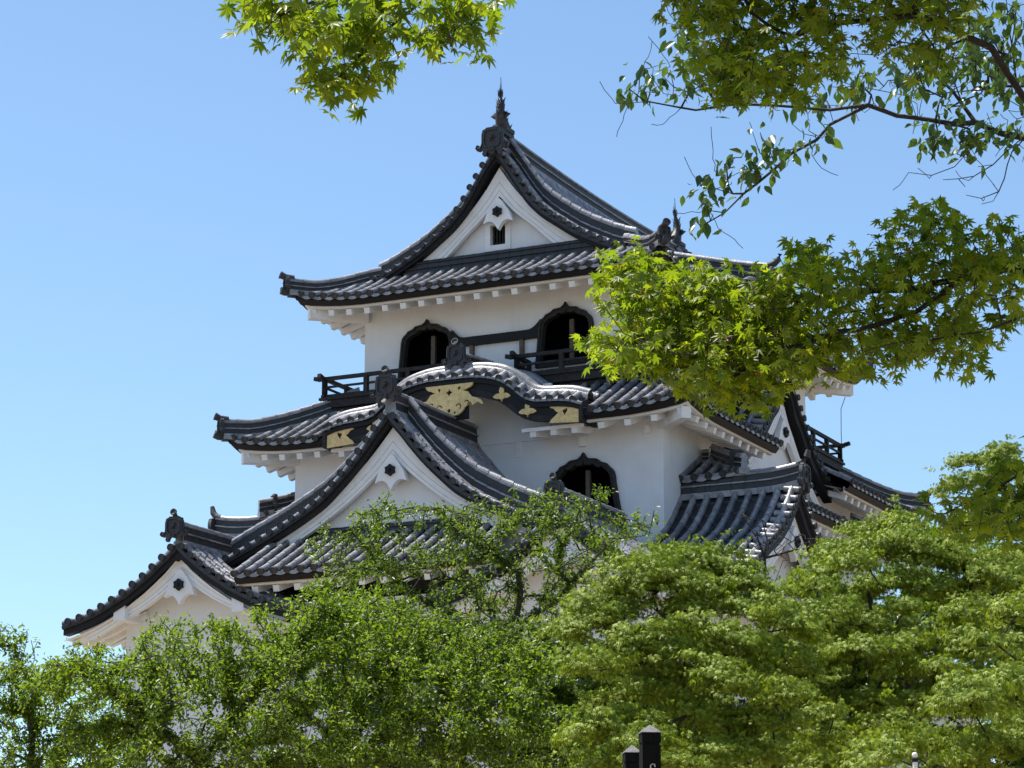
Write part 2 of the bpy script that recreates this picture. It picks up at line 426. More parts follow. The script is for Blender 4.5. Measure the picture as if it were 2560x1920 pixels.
# ---- window outline: flame-headed window; sizes in metres, z measured from the apex
def flame(k, low, flare):
    h = [(0, 0), (.05, -.09), (.14, -.155), (.25, -.165), (.35, -.18), (.43, -.25), (.50, -.275), (.58, -.30), (.645, -.38), (.70, -.42), (.76, -.50), (.79, -.62), (.80, -.75)]
    h = [(x*k, z*k) for x, z in h]; h += [(.80*k+flare*.45, (low-.75*k)/2), (.80*k+flare, low)]
    return h
def flame_window(part, to3, cx, apex, low, flare, post=.0, hole=False, k=1.0):
    o = flame(k, low, flare)
    outer = [(cx-x, apex+z) for x, z in o[::-1]]+[(cx+x, apex+z) for x, z in o[1:]]
    inn = [(max(x-.11*k, 0) if x > .05 else 0, z-(.14 if x < .3 else .11 if x < .6 else .06)*k) for x, z in o[:-1]]+[(o[-1][0]-.11*k, o[-1][1]+.12)]
    inner = [(cx-x, apex+z) for x, z in inn[::-1]]+[(cx+x, apex+z) for x, z in inn[2:]]
    if hole: return [(x+(.05 if x > cx else -.05), z+(.05 if z > apex+low*.5 else -.05)) for x, z in inner]
    f = MB(); f.prism(outer, to3, .11, -.11, holes=[inner])
    w = f.build('flame_window', 'darkwood', part)
    f2 = MB()
    # raised outer moulding
    A = outer; B = [(cx+(x-cx)*.93, apex+(z-apex)*.975-.035) for x, z in outer]
    f2.band(A, B, to3, .15, .10); f2.build('window_moulding', 'darkwood', w)
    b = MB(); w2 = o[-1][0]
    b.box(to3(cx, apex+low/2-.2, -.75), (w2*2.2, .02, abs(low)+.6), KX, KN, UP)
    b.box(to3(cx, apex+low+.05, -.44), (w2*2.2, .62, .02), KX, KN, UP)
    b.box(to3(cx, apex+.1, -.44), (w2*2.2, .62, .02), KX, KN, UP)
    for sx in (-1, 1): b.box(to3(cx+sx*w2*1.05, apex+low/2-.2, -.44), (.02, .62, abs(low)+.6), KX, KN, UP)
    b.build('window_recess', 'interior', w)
    p = MB(); p.box(to3(cx+post, apex+low/2-.2, -.22), (.12, .10, abs(low)-.45), KX, KN, UP)
    p.build('window_post', 'brownwood', w)
    return w
KX, KN = NP(1, 0, 0), NP(0, -1, 0)

def storey(name, a, b, z0, z1, wins, label=None):
    w = MB(); to3 = lambda x, z, d: tuple(KX*x+NP(0, -b, 0)+UP*z+KN*d)
    holes = [flame_window(None, None, *q, hole=True) for q in wins]
    if holes:
        w.prism([(-a, z0), (a, z0), (a, z1), (-a, z1)], to3, 0, -.12, holes=holes)
        w.box((0, .6, (z0+z1)/2), (a*2, b*2-1.2, z1-z0))
        for sx in (-1, 1): w.box((sx*(a-.15), -b+.66, (z0+z1)/2), (.3, 1.08, z1-z0))
    else:
        w.box((0, 0, (z0+z1)/2), (a*2, b*2, z1-z0))
    o = w.build(name, 'plaster', keep)
    return o, to3

# 3F
W3 = [(-2.12, 18.36, -1.75, .10), (2.10, 18.36, -1.75, .10)]
upper, t3 = storey('upper_wall', 4.13, 6.57, 15.6, 19.1, W3)
for q in W3: flame_window(keep, t3, *q, post=.05)
W2 = [(-3.25, 13.84, -2.0, .22), (3.25, 13.84, -2.0, .22)]
middle, t2 = storey('middle_wall', 5.45, 8.0, 10.6, 14.95, W2)
for q in W2: flame_window(keep, t2, *q, post=.0, k=1.12)
lw = MB(); lw.box((0, 0, 6.5), (14.6, 26.1, 6.2)); lower = lw.build('lower_wall', 'plaster', keep)
# black lintel band between the upper windows, bowing up to each frame
band = MB()
xs = np.linspace(-1.34, 1.36, 40)
top = [(x, 17.70+.26*max(0, (abs(x-.01)-.95)/.4)**2) for x in xs]; bot = [(x, 17.46) for x in xs]
band.band(top, bot, t3, .14, -.02); band.build('window_lintel', 'blackwood', upper)
for x in (.78, -.74): pp = MB(); pp.box(t3(x, 16.9, .06), (.11, .12, 1.2), KX, KN, UP); pp.build('wall_post', 'brownwood', upper)
# little plaster boxes (shuttered loopholes) under the middle eave
lp = MB()
for x, z, w_, h_ in ((3.22, 14.14, .17, .27), (5.05, 14.28, .12, .2), (1.35, 14.1, .14, .4)):
    lp = MB(); lp.box(t2(x, z, .06 if x > 2 else .012), (w_, .14 if x > 2 else .03, h_), KX, KN, UP); lp.build('loophole_cover', 'plaster_trim', middle)

# ------------------------------------------------------------------ roofs
class RoofSet:
    def __init__(s): s.rows, s.flat, s.ends, s.black, s.white, s.raft = MB(), MB(), MB(), MB(), MB(), MB()
    def build(s, name, parent):
        r = s.flat.build(name, 'tile_flat', parent)
        s.rows.build('cover_tiles', 'tile', r, True)
        s.ends.build('tile_ends', 'tile_end', r, True)
        if s.black.v: s.black.build('eave_board', 'blackwood', r)
        if s.white.v: s.white.build('soffit', 'plaster_trim', r)
        if s.raft.v: s.raft.build('rafters', 'plaster_trim', r)
        return r
def corner_lift(L, up=.27, reach=2.3):
    return lambda s_: up*(max(0, 1-(s_)/reach)**2+max(0, 1-(L-s_)/reach)**2)

# --- top roof
A3, B3, Z3 = 5.52, 8.12, 18.83
C3 = curve([(0, 23.0), (.22, 22.75), (.4, 22.50), (.73, 22.0), (1.03, 21.54), (1.45, 21.08), (1.95, 20.70), (2.42, 20.37), (2.96, 20.08), (3.5, 19.82), (3.9, 19.68), (4.6, 19.30), (5.1, 19.05), (5.52, 18.86)])
p3 = lambda d: C3(max(A3-d, 0))-.03-Z3
V3 = 6.55
R = RoofSet()
lf = corner_lift(2*A3); sd = corner_lift(2*B3)
def dm_front(s_): return max(0, min(s_, 2*A3-s_, B3-6.3))
for sy in (-1, 1):
    slope(R.rows, R.flat, R.ends, (-A3, sy*B3, Z3), (1, 0, 0), (0, -sy, 0), .22, 2*A3-.22, dm_front, p3, lf)
    if sy < 0: eave(R.black, R.white, R.raft, (-A3, -B3, Z3), (1,0,0), (0,1,0), 0, 2*A3, 0, lf, B3-6.57)
    else: eave(R.black, R.white, R.raft, (-A3, B3, Z3), (1,0,0), (0,-1,0), 0, 2*A3, 0, lf, B3-6.57)
    R.build('roof_slope', keep); R = RoofSet()
def dm_side(s_):
    v = abs(s_-B3)
    return A3-.1 if v < V3 else max(0, B3-v)
for sx in (-1, 1):
    slope(R.rows, R.flat, R.ends, (sx*A3, -B3, Z3), (0, 1, 0), (-sx, 0, 0), .22, 2*B3-.22, dm_side, p3, sd)
    eave(R.black, R.white, R.raft, (sx*A3, -B3, Z3), (0,1,0), (-sx,0,0), 0, 2*B3, 0, sd, A3-4.13)
    R.build('roof_slope', keep); R = RoofSet()
top_roof = keep
S3 = lambda x: p3(A3-abs(x))+Z3
# main ridge, dipping slightly to the middle
mr = MB(); vv = np.linspace(-6.75, 6.75, 15)
ridge(mr, [(0, v, 22.92+.16*(abs(v)/6.75)**2) for v in vv], h=.52, w=.16, cap=.10)
mr.build('main_ridge', 'tile', keep, True)
dr = MB()
for sy in (-1, 1):
    for sx in (-1, 1):
        for v_, h_ in ((V3-.24, .05), (V3-.50, .66)):
            xs = np.linspace(.15, 3.95 if h_ > .2 else 4.3, 22)
            dr = MB(); ridge(dr, [(sx*x, sy*v_, S3(x)+.03) for x in xs], h=h_, w=.10 if h_ > .2 else .04, cap=.09)
            dr.build('descending_ridge' if h_ > .2 else 'verge_ridge', 'tile', keep, True)
hr = MB(); he = MB()
for sy in (-1, 1):
    for sx in (-1, 1):
        L = np.linspace(1.75, -.12, 10)
        pth = [(sx*(A3-l), sy*(B3-l), Z3+p3(max(l, 0))+lf(max(l, 0))*max(0, 1-max(l, 0)/2.4)**2+.03+(.05 if l < .2 else 0)) for l in L]
        ridge(hr, pth, h=.34, w=.11, cap=.09)
        d = NP(sx, sy, 0)/math.sqrt(2); e = NP(*pth[-1])
        # ogre plate with a round tip tile above and below
        end_tile(he, e+UP*.10+d*.0, d, k=.48, horn=False)
        he.tube([e-d*.15+UP*.40, e+d*.08+UP*.41, e+d*.22+UP*.46], [.085, .09, .10], 10); he.cyl(e+d*.215+UP*.455, d+UP*.35, .11, .04, 12, recess=.015)
        he.cyl(e+d*.10+UP*.02, d, .10, .12, 12, recess=.015)
        he.tube([e-d*.1-UP*.02, e+d*.12-UP*.02, e+d*.22+UP*.01], [.1, .1, .095], 10)
        h_ = hr.build('hip_ridge', 'tile', keep, True); he.build('hip_end_tile', 'tile_end', h_, True); hr = MB(); he = MB()
# decorated ridge at the foot of the front gable
fr_ = MB()
for sy in (-1, 1):
    fr_ = MB(); ridge(fr_, [(x, sy*6.46, 19.70) for x in np.linspace(-2.9, 2.9, 12)], h=.38, w=.08, cap=.06)
    fr_.build('gable_foot_ridge', 'tile_flat', keep, True)
wo3 = curve([(0, 22.5), (.44, 21.87), (1.03, 21.21), (1.77, 20.58), (2.51, 20.07), (3.0, 19.80)])
wi3 = curve([(0, 21.69), (.38, 21.25), (1.02, 20.70), (1.62, 20.14), (2.1, 19.78)])
for sy in (-1, 1):
    e_ = empty('gable', (0, 0, 0), parent=keep)
    gable(e_, (0, sy*(V3+.2), 0), (1, 0, 0), (0, sy, 0), C3, 4.0, wo3, wi3, 3.0, 2.1, blk=.18, nail=21.2, grille=(-.17, 20.66, .23, .29), wall_rec=.58, wall_low=-.6)
    t = MB(); end_tile(t, (0, sy*(V3+.28), 22.98), (0, sy, 0), k=.9, horn=False)
    t.cyl((-.0, sy*(V3+.1), 22.86), (0, sy, 0), .1, .3, 12, recess=.015)
    t.build('ridge_end_tile', 'tile_end', e_, True)
def roof_fish(v, fs, name='roof_fish'):
    """bronze dolphin-fish finial, head on the ridge, tail in the air; fs = direction of its head along the ridge"""
    f = MB(); base = NP(0, v, 23.52)
    path = [(0, .30, .0), (0, .20, .18), (0, .05, .34), (0, -.03, .52), (0, -.04, .72), (-.01, -.01, .92), (-.03, .02, 1.10), (-.05, .04, 1.26)]
    rr = [.18, .23, .22, .18, .14, .10, .06, .04]
    pts = [base+NP(x, y*fs, z) for x, y, z in path]
    rings = []
    for i, p in enumerate(pts):
        t = pts[min(i+1, 7)]-pts[max(i-1, 0)]; t /= np.linalg.norm(t); x = NP(1, 0, 0); y = np.cross(t, x)
        rings.append([tuple(p+x*rr[i]*.8*math.cos(a)+y*rr[i]*math.sin(a)) for a in [2*math.pi*k/10 for k in range(10)]])
    f.grid(rings, True); f.add(rings[0], [tuple(range(10))]); f.add(rings[-1], [tuple(range(10))])
    body = f.build(name, 'bronze', keep, True)
    g = MB()
    def spike(p, d, w, th=.025):
        p = NP(*p); d = NP(*d); L = np.linalg.norm(d); s_ = np.cross(d/L, UP); n_ = np.linalg.norm(s_)
        s_ = s_/n_ if n_ > .1 else NP(0, 1, 0)
        wv = NP(0, 0, 1) if abs(d[2]) < L*.8 else NP(0, 1, 0)
        g.add([tuple(p+wv*w), tuple(p-wv*w), tuple(p+s_*th), tuple(p-s_*th), tuple(p+d)], [(0,2,4),(2,1,4),(1,3,4),(3,0,4),(0,3,1,2)])
    for i in range(1, 7):
        for q in ((0,) if i % 2 else (0, .5)):
            j = min(i+q, 6.9); a = int(j); fr2 = j-a; p = pts[a]*(1-fr2)+pts[min(a+1, 7)]*fr2; r = rr[a]*(1-fr2)+rr[min(a+1, 7)]*fr2
            spike(p+NP(0, -fs*r*.8, 0), (0, -fs*.12, .10), .05)
            for sx in (-1, 1): spike(p+NP(sx*r*.7, 0, 0), (sx*(.05+.05*(i % 2)), 0, .15), .07)
    for sx in (-1, 1):
        spike(pts[3]+NP(sx*.12, 0, 0), (sx*.20, 0, .02), .13); spike(pts[1]+NP(sx*.14, 0, 0), (sx*.16, fs*.1, -.1), .08)
    t0 = pts[-1]-UP*.06
    for dy, dz, dx in ((-.06, .16, .0), (.02, .36, .0), (.08, .2, .0), (.0, .18, .05), (.0, .12, -.06)): spike(t0, (dx, dy*fs, dz), .05)
    g.build('fin', 'bronze', body)
    b = MB(); b.box(base+NP(0, 0, -.02), (.42, .8, .12)); b.box(base+NP(0, .1*fs, .1), (.5, .5, .12)); b.build('fish_base', 'tile_end', body)
    r = MB(); r.tube([pts[-1]-UP*.1+NP(.05, 0, 0), pts[-1]+UP*.42+NP(.02, 0, 0)], [.012, .010], 5); r.build('lightning_rod', 'cable', body)
roof_fish(-6.35, 1); roof_fish(6.35, -1)

# --- small curved dormer gables (kara type) of the top roof's long sides
K3 = curve([(0, .96), (.5, .93), (1.0, .76), (1.4, .47), (1.7, .24), (2.1, .10), (2.8, .03), (3.2, 0)])
def kara(part, O, X, N, K, hw, deep, rise, inc=.52, name='curved_gable'):
    O, X, N = NP(*O), NP(*X), NP(*N)
    to3 = lambda x, z, d: tuple(O+X*x+UP*z+N*d)
    rows, flat, ends, black = MB(), MB(), MB(), MB()
    for sx in (-1, 1):
        # arc-length stubs along the verge
        x = 0; acc = .15
        while x < hw:
            x2 = x+.01; acc += math.hypot(.01, K(x2)-K(x)); x = x2
            if acc > .325:
                acc = 0; c = NP(*to3(sx*x, K(x), 0)); dz = UP*.0
                rows.cyl(c-N*.38+UP*.38*inc, N-UP*inc, .084, .38*math.hypot(1, inc), 10, cap=False); ends.cyl(c-N*.01, N-UP*inc*.6, .096, .05, 12, recess=.015)
    xs = np.linspace(-hw, hw, 61)
    sur = lambda x, d: K(abs(x))+inc*min(-d, .42)+rise*max(0, -d-.42)
    flat.grid([[to3(x, sur(x, d)-.06, d) for x in xs] for d in (0, -.42, -deep)])
    rows.grid([[to3(x, sur(x, min(q, 0))-.03, q) for x in np.linspace(-hw, hw, 80)] for q in (-.30, .02)]+
              [[to3(x, K(abs(x))-.09, .02) for x in np.linspace(-hw, hw, 80)]])
    # first broad rib then cover-tile rows following the curve
    d = -.52; first = True
    while d > -deep:
        r_ = .11 if first else .08; pts = [NP(*to3(x, sur(x, d)+(.06 if first else .0), d)) for x in xs]
        rg = []
        for i in range(len(pts)):
            t = pts[min(i+1, len(pts)-1)]-pts[max(i-1, 0)]; t /= np.linalg.norm(t); n_ = np.cross(t, N); n_ = n_ if n_[2] > 0 else -n_
            rg.append([tuple(pts[i]+N*r_*math.cos(a)+n_*r_*1.3*math.sin(a)) for a in [math.pi*j/6 for j in range(7)]])
        rows.grid(rg)
        if first:
            q_ = [(-.26, -.03), (-.28, .13), (-.31, .17), (-.36, .175), (-.38, .20), (-.43, .255), (-.50, .27), (-.57, .25), (-.62, .20), (-.66, .0)]
            rows.grid([[to3(x, K(abs(x))+.17+h_*.8, dd-.10) for x in xs] for dd, h_ in q_]); d -= .22
        first = False; d -= .30
    root = flat.build(name, 'tile_flat', part)
    rows.build('cover_tiles', 'tile', root, True); ends.build('tile_ends', 'tile_end', root, True)
    sof = MB(); sof.grid([[to3(x, sur(x, d)-.20, d) for x in xs] for d in (-.1, -deep)]); sof.build('soffit', 'plaster_trim', root)
    return root, to3
for sx in (-1, 1):
    K = lambda x: K3(x)+.02
    kr, _ = kara(keep, (sx*(A3+.12), 0, Z3), (0, 1, 0), (sx, 0, 0), K, 3.1, 3.4, .38)
    r_ = MB(); ridge(r_, [(sx*(A3-.05-d), 0, Z3+1.24+d*.26+.04*(1-min(d, 1))) for d in np.linspace(0, 3.6, 10)], h=.55, w=.13, cap=.10); r_.build('ridge', 'tile', kr, True)
    t = MB(); e = NP(sx*(A3+.02), 0, Z3+1.26)
    end_tile(t, e, (sx, 0, 0), k=.75, horn=False)
    N_ = NP(sx, 0, 0); t.tube([e-N_*.1+UP*.56, e+N_*.1+UP*.60, e+N_*.24+UP*.72, e+N_*.28+UP*.86], [.1, .1, .09, .07], 10)
    t.build('ridge_end_tile', 'tile_end', kr, True)
    b = MB(); xs = np.linspace(-3.1, 3.1, 50); f3 = lambda x, z, d: (sx*(A3+.12+d), x, Z3+z)
    b.band([(x, K(abs(x))-.08) for x in xs], [(x, K(abs(x))-.42) for x in xs], f3, -.08, -.2); b.build('verge_board', 'blackwood', kr)
# --- balcony round the top storey
bal = MB(); rail = MB(); U, V = 5.0, 7.42; ZF = 16.22
def level(z0, z1, w, e=0):
    for sy in (-1, 1): bal.box((0, sy*(V-w/2+e), (z0+z1)/2), (2*(U+e), w, z1-z0))
    for sx in (-1, 1): bal.box((sx*(U-w/2+e), 0, (z0+z1)/2), (w, 2*(V-w+e)-.002, z1-z0))
level(ZF-.04, ZF+.03, .95, .06)
level(ZF-.26, ZF-.04, .12)
level(ZF-.42, ZF-.27, .5, -.12)
balcony = bal.build('balcony', 'darkwood', keep)
def run(a, b, n, ends=(1, 1)):
    a, b = NP(*a), NP(*b); t = (b-a)/np.linalg.norm(b-a)
    e0, e1 = (.22 if ends[0] else 0), (.22 if ends[1] else 0)
    rail.beam(a-t*e0+UP*.58, b+t*e1+UP*.58, .10, .10)
    for q, e in ((a, -t), (b, t)):
        if (ends[0] and e is not t and (e == -t).all()) or (ends[1] and (e == t).all()):
            rail.beam(q+e*.16+UP*.585, q+e*.33+UP*.62, .11, .11)
    rail.beam(a+UP*.34, b+UP*.34, .05, .06); rail.beam(a-t*.1*bool(ends[0])+UP*.09, b+t*.1*bool(ends[1])+UP*.09, .07, .07)
    for i in range(n+1):
        p = a+(b-a)*i/n; rail.beam(p+UP*0, p+UP*.60, .12, .12, up=(1, 0, .01))
run((-U+.06, -V+.06, ZF), (-1.0, -V+.06, ZF), 3); run((.98, -V+.06, ZF), (U-.06, -V+.06, ZF), 3)
run((-U+.06, V-.06, ZF), (U-.06, V-.06, ZF), 6)
for sx in (-1, 1): run((sx*(U-.06), -V+.06, ZF), (sx*(U-.06), V-.06, ZF), 12)
for x in (-1.0, .98): run((x, -V+.06, ZF), (x, -6.6, ZF), 1, (1, 0))
rail.build('railing', 'darkwood', balcony)

# --- middle roof
A2, B2, Z2 = 6.82, 9.32, 14.64
p2t = curve([(0, 0), (1, .53), (2, 1.10), (2.8, 1.62), (3.2, 1.9)]); p2 = lambda d: p2t(max(d, 0))
R = RoofSet(); lf2 = corner_lift(2*A2); sd2 = corner_lift(2*B2)
KW = 3.82
def dmn(s_): return 1.5 if abs(s_-A2) < 2.4 else .75 if abs(s_-A2) < KW-.1 else 0
for sy in (-1, 1):
    slope(R.rows, R.flat, R.ends, (-A2, sy*B2, Z2), (1,0,0), (0,-sy,0), .2, 2*A2-.2, lambda s_: max(0, min(s_, 2*A2-s_, 2.75)), p2, lf2, dmin=dmn if sy < 0 else (lambda s_: 0.))
    if sy > 0: eave(R.black, R.white, R.raft, (-A2, B2, Z2), (1,0,0), (0,-1,0), 0, 2*A2, 0, lf2, B2-8.0)
    if sy < 0: RF = R; R = RoofSet()
R.build('roof_slope', keep); R = RF
for s0, s1, h0, h1 in ((0, A2-KW+.1, True, False), (A2+KW-.1, 2*A2, False, True)):
    eave(R.black, R.white, R.raft, (-A2, -B2, Z2), (1,0,0), (0,1,0), s0, s1, 0, lf2, B2-8.0, hip0=h0, hip1=h1)
# white rafters continue under the curved gable's outer parts
for s0, s1 in ((A2-KW+.1, A2-1.95), (A2+1.95, A2+KW-.1)):
    n = 3
    for i in range(n):
        s_ = s0+(s1-s0)*(i+.5)/n; R.raft.beam((-A2+s_, -B2+.30, Z2-.40), (-A2+s_, -7.95, Z2-.22), .17, .16)
    R.white.grid([[(-A2+q, -B2+.24, Z2-.25), (-A2+q, -B2+.26, Z2-.34), (-A2+q, -7.95, Z2-.18)] for q in (s0, s1)])
R.build('roof_slope', keep); R = RoofSet()
GB = 2.9   # half opening for the side gable
for sx in (-1, 1):
    def dms(s_):
        v = s_-B2
        if abs(v+.2) < GB-.1: return 0
        return max(0, min(s_, 2*B2-s_, 2.65))
    slope(R.rows, R.flat, R.ends, (sx*A2, -B2, Z2), (0,1,0), (-sx,0,0), .2, 2*B2-.2, dms, p2, sd2)
    eave(R.black, R.white, R.raft, (sx*A2, -B2, Z2), (0,1,0), (-sx,0,0), 0, B2-.2-GB, 0, sd2, A2-5.45, hip1=False)
    eave(R.black, R.white, R.raft, (sx*A2, -B2, Z2), (0,1,0), (-sx,0,0), B2-.2+GB, 2*B2, 0, sd2, A2-5.45, hip0=False)
    R.build('roof_slope', keep); R = RoofSet()
hr = MB(); he = MB()
for sy in (-1, 1):
    for sx in (-1, 1):
        L = np.linspace(2.6, -.10, 12)
        pth = [(sx*(A2-l), sy*(B2-l), Z2+p2(l)+lf2(max(l, 0))*max(0, 1-max(l, 0)/2.4)**2+.03+(.04 if l < .2 else 0)) for l in L]
        ridge(hr, pth, h=.42, w=.12, cap=.09)
        d = NP(sx, sy, 0)/math.sqrt(2); e = NP(*pth[-1])
        end_tile(he, e+UP*.12+d*.0, d, k=.54, horn=False)
        he.tube([e-d*.15+UP*.47, e+d*.08+UP*.48, e+d*.2+UP*.53], [.085, .09, .10], 10); he.cyl(e+d*.195+UP*.525, d+UP*.35, .11, .04, 12, recess=.015)
        he.tube([e-d*.1-UP*.02, e+d*.12-UP*.02, e+d*.24+UP*.02], [.1, .1, .09], 10); he.cyl(e+d*.1+UP*.05, d, .1, .1, 12, recess=.015)
        h_ = hr.build('hip_ridge', 'tile', keep, True); he.build('hip_end_tile', 'tile_end', h_, True); hr = MB(); he = MB()
# white corner beams under the corners of both upper roofs
cb = MB()
for a_, b_, z_, w_ in ((A3, B3, Z3, 1.5), (A2, B2, Z2, 1.4)):
    for sx in (-1, 1):
        for sy in (-1, 1): cb = MB(); cb.beam((sx*(a_-.30), sy*(b_-.30), z_-.24), (sx*(a_-w_), sy*(b_-w_), z_-.20), .26, .30); cb.build('corner_beam', 'plaster_trim', keep)
# curved front gable with gilt fittings
KF = curve([(0, 15.92), (.45, 15.92), (.77, 15.90), (1.08, 15.85), (1.4, 15.76), (1.68, 15.61), (1.93, 15.41), (2.17, 15.21), (2.47, 15.09), (2.78, 15.06), (3.1, 15.04), (3.4, 15.0), (3.9, 14.84)])
kf, k3 = kara(keep, (0, -9.42, 0), (1,0,0), (0,-1,0), KF, 3.82, 2.0, .16)
LB = curve([(0, 15.42), (.6, 15.38), (.99, 15.28), (1.34, 15.16), (1.66, 14.94), (1.92, 14.73), (2.19, 14.58), (2.54, 14.50), (3.0, 14.44), (3.72, 14.36)])
b = MB(); xs = np.linspace(-3.72, 3.72, 60)
b.band([(x, KF(abs(x))-.10) for x in xs], [(x, LB(abs(x))+.17) for x in xs], k3, -.12, -.24)
b.band([(x, KF(abs(x))-.10) for x in xs], [(x, KF(abs(x))-.22) for x in xs], k3, -.05, -.16)
b.build('verge_board', 'blackwood', kf)
b = MB(); b.band([(x, LB(abs(x))+.18) for x in xs], [(x, LB(abs(x))) for x in xs], k3, -.135, -.27)
for sx in (-1, 1): b.box(k3(sx*3.76, 14.68, -.5), (.10, .9, .62), KX, KN, UP)
b.build('lower_verge_board', 'darkwood', kf)
w_ = MB(); w_.box(k3(0, 15.05, -1.43), (4.6, .1, 1.5), KX, KN, UP); w_.build('tympanum', 'plaster', kf)
ct = MB(); ct.box(k3(0, 15.15, -.32), (2.0, .12, .16), KX, KN, UP)
def petal(cx, cz, ang, L, W, n=10):
    out = []
    for i in range(n+1):
        t = i/n; w = W*math.sin(math.pi*min(1, t*1.02))**.75*(1-.35*t); out.append((t*L, w))
    for i in range(n-1, 0, -1):
        t = i/n; w = W*math.sin(math.pi*t)**.75*(1-.35*t); out.append((t*L, -w))
    c, s_ = math.cos(ang), math.sin(ang)
    return [(cx+x*c-z*s_, cz+x*s_+z*c) for x, z in out]
def flower(x, z):
    g = MB(); k = 0.0
    for a, L, W in ((math.pi/2, .27, .085), (-.12, .26, .085), (math.pi+.12, .26, .085)):
        g.prism(petal(x, z, a, L, W), k3, -.085-k, -.125); k += .004
    n = 14; g.prism([(x+.105*math.cos(2*math.pi*i/n), z-.02+.095*math.sin(2*math.pi*i/n)) for i in range(n)], k3, -.07, -.125)
    g.prism([(x-.02, z-.10), (x+.02, z-.10), (x, z-.17)], k3, -.09, -.125)
    g.build('gilt_flower', 'gold', kf)
for sx in (-1, 1): flower(sx*1.50, 15.28); flower(sx*2.24, 14.80)
g = MB()
heart = lambda x, z, k, f=1: [(x+f*k*q[0], z+k*q[1]) for q in ((0, .6), (.35, 1), (.75, .75), (.7, .2), (.1, -.6), (-.3, -1), (-.25, -.3), (-.65, .2), (-.5, .7), (-.2, .8))]
for sx in (-1, 1):
    o = [(3.69, 14.36), (3.69, 14.88), (3.60, 14.88), (3.57, 14.85), (3.42, 14.86), (2.86, 14.89), (2.90, 14.80), (2.98, 14.78), (3.05, 14.70), (3.12, 14.66), (3.05, 14.60), (2.98, 14.54), (2.92, 14.50), (2.86, 14.41)]
    g = MB(); g.prism([(sx*x, z) for x, z in o], k3, -.085, -.125, holes=[[(sx*x, z) for x, z in heart(3.30, 14.66, .10)]]); g.build('gilt_corner_fitting', 'gold', kf)
g = MB()
dia = [(0, 15.60), (.035, 15.53), (.10, 15.49), (.035, 15.45), (0, 15.38), (-.035, 15.45), (-.10, 15.49), (-.035, 15.53)]
hu = [(.0, 15.70), (.70, 15.70), (.66, 15.62), (.60, 15.58), (.53, 15.565), (.47, 15.53), (.40, 15.52), (.47, 15.49), (.55, 15.47), (.60, 15.40), (.66, 15.33), (.66, 15.27), (0, 15.27)]
full = [(x, z) for x, z in hu]+[(-x, z) for x, z in hu[::-1][1:-1]]
g.prism(full, k3, -.03, -.09, holes=[dia, [(x, z) for x, z in heart(.29, 15.57, .062)], [(-x, z) for x, z in heart(.29, 15.57, .062)]])
hl = [(0, 15.26), (.25, 15.28), (.5, 15.31), (.62, 15.33), (.78, 15.29), (.93, 15.22), (1.0, 15.09), (.93, 15.10), (.85, 15.17), (.74, 15.12), (.68, 15.09), (.66, 15.15), (.62, 15.20),
      (.55, 15.11), (.46, 15.06), (.42, 14.99), (.36, 14.93), (.26, 14.87), (.15, 14.86), (.05, 14.82), (0, 14.81)]
holes = []
for sx in (-1, 1):
    for cx, cz in ((.17, 14.94),): holes.append([(sx*(cx+.035*math.cos(t)), cz+.035*math.sin(t)) for t in [2*math.pi*i/8 for i in range(8)]])
    # curling scroll cut-outs
    for cx, cz, r0 in ((.28, 15.09, .085), (.52, 15.18, .07)):
        a0 = [(sx*(cx+(r0)*math.cos(t)), cz+(r0)*math.sin(t)) for t in np.linspace(-1.2, 3.0, 10)]
        a1 = [(sx*(cx+(r0-.032)*math.cos(t)), cz+(r0-.032)*math.sin(t)) for t in np.linspace(3.0, -1.2, 10)]
        holes.append(a0+a1)
holes.append([(.05*math.cos(t), 15.0+.055*math.sin(t)) for t in [2*math.pi*i/6 for i in range(6)]])
g.prism([(x, z) for x, z in hl]+[(-x, z) for x, z in hl[::-1][1:-1]], k3, -.02, -.08, holes=holes)
g.build('gilt_pendant', 'gold', kf)
g = MB(); g.box(k3(0, 15.2, -.11), (1.1, .02, .9), KX, KN, UP); g.build('pendant_backing', 'blackwood', kf)
r_ = MB(); ridge(r_, [(0, v, 16.30+.08*(v+9.1)) for v in np.linspace(-8.85, -6.9, 7)], h=.34, w=.15, cap=.10); r_.build('ridge', 'tile', kf, True)
t = MB(); end_tile(t, (0, -8.95, 16.42), (0, -1, 0), k=.74, horn=False)
t.tube([(0, -8.8, 16.78), (0, -8.95, 16.86), (0, -9.05, 16.93)], [.07, .075, .09], 12); t.cyl((0, -9.05, 16.93), (0, -1, .3), .10, .05, 14, recess=.02)
t.build('ridge_end_tile', 'tile_end', kf, True)
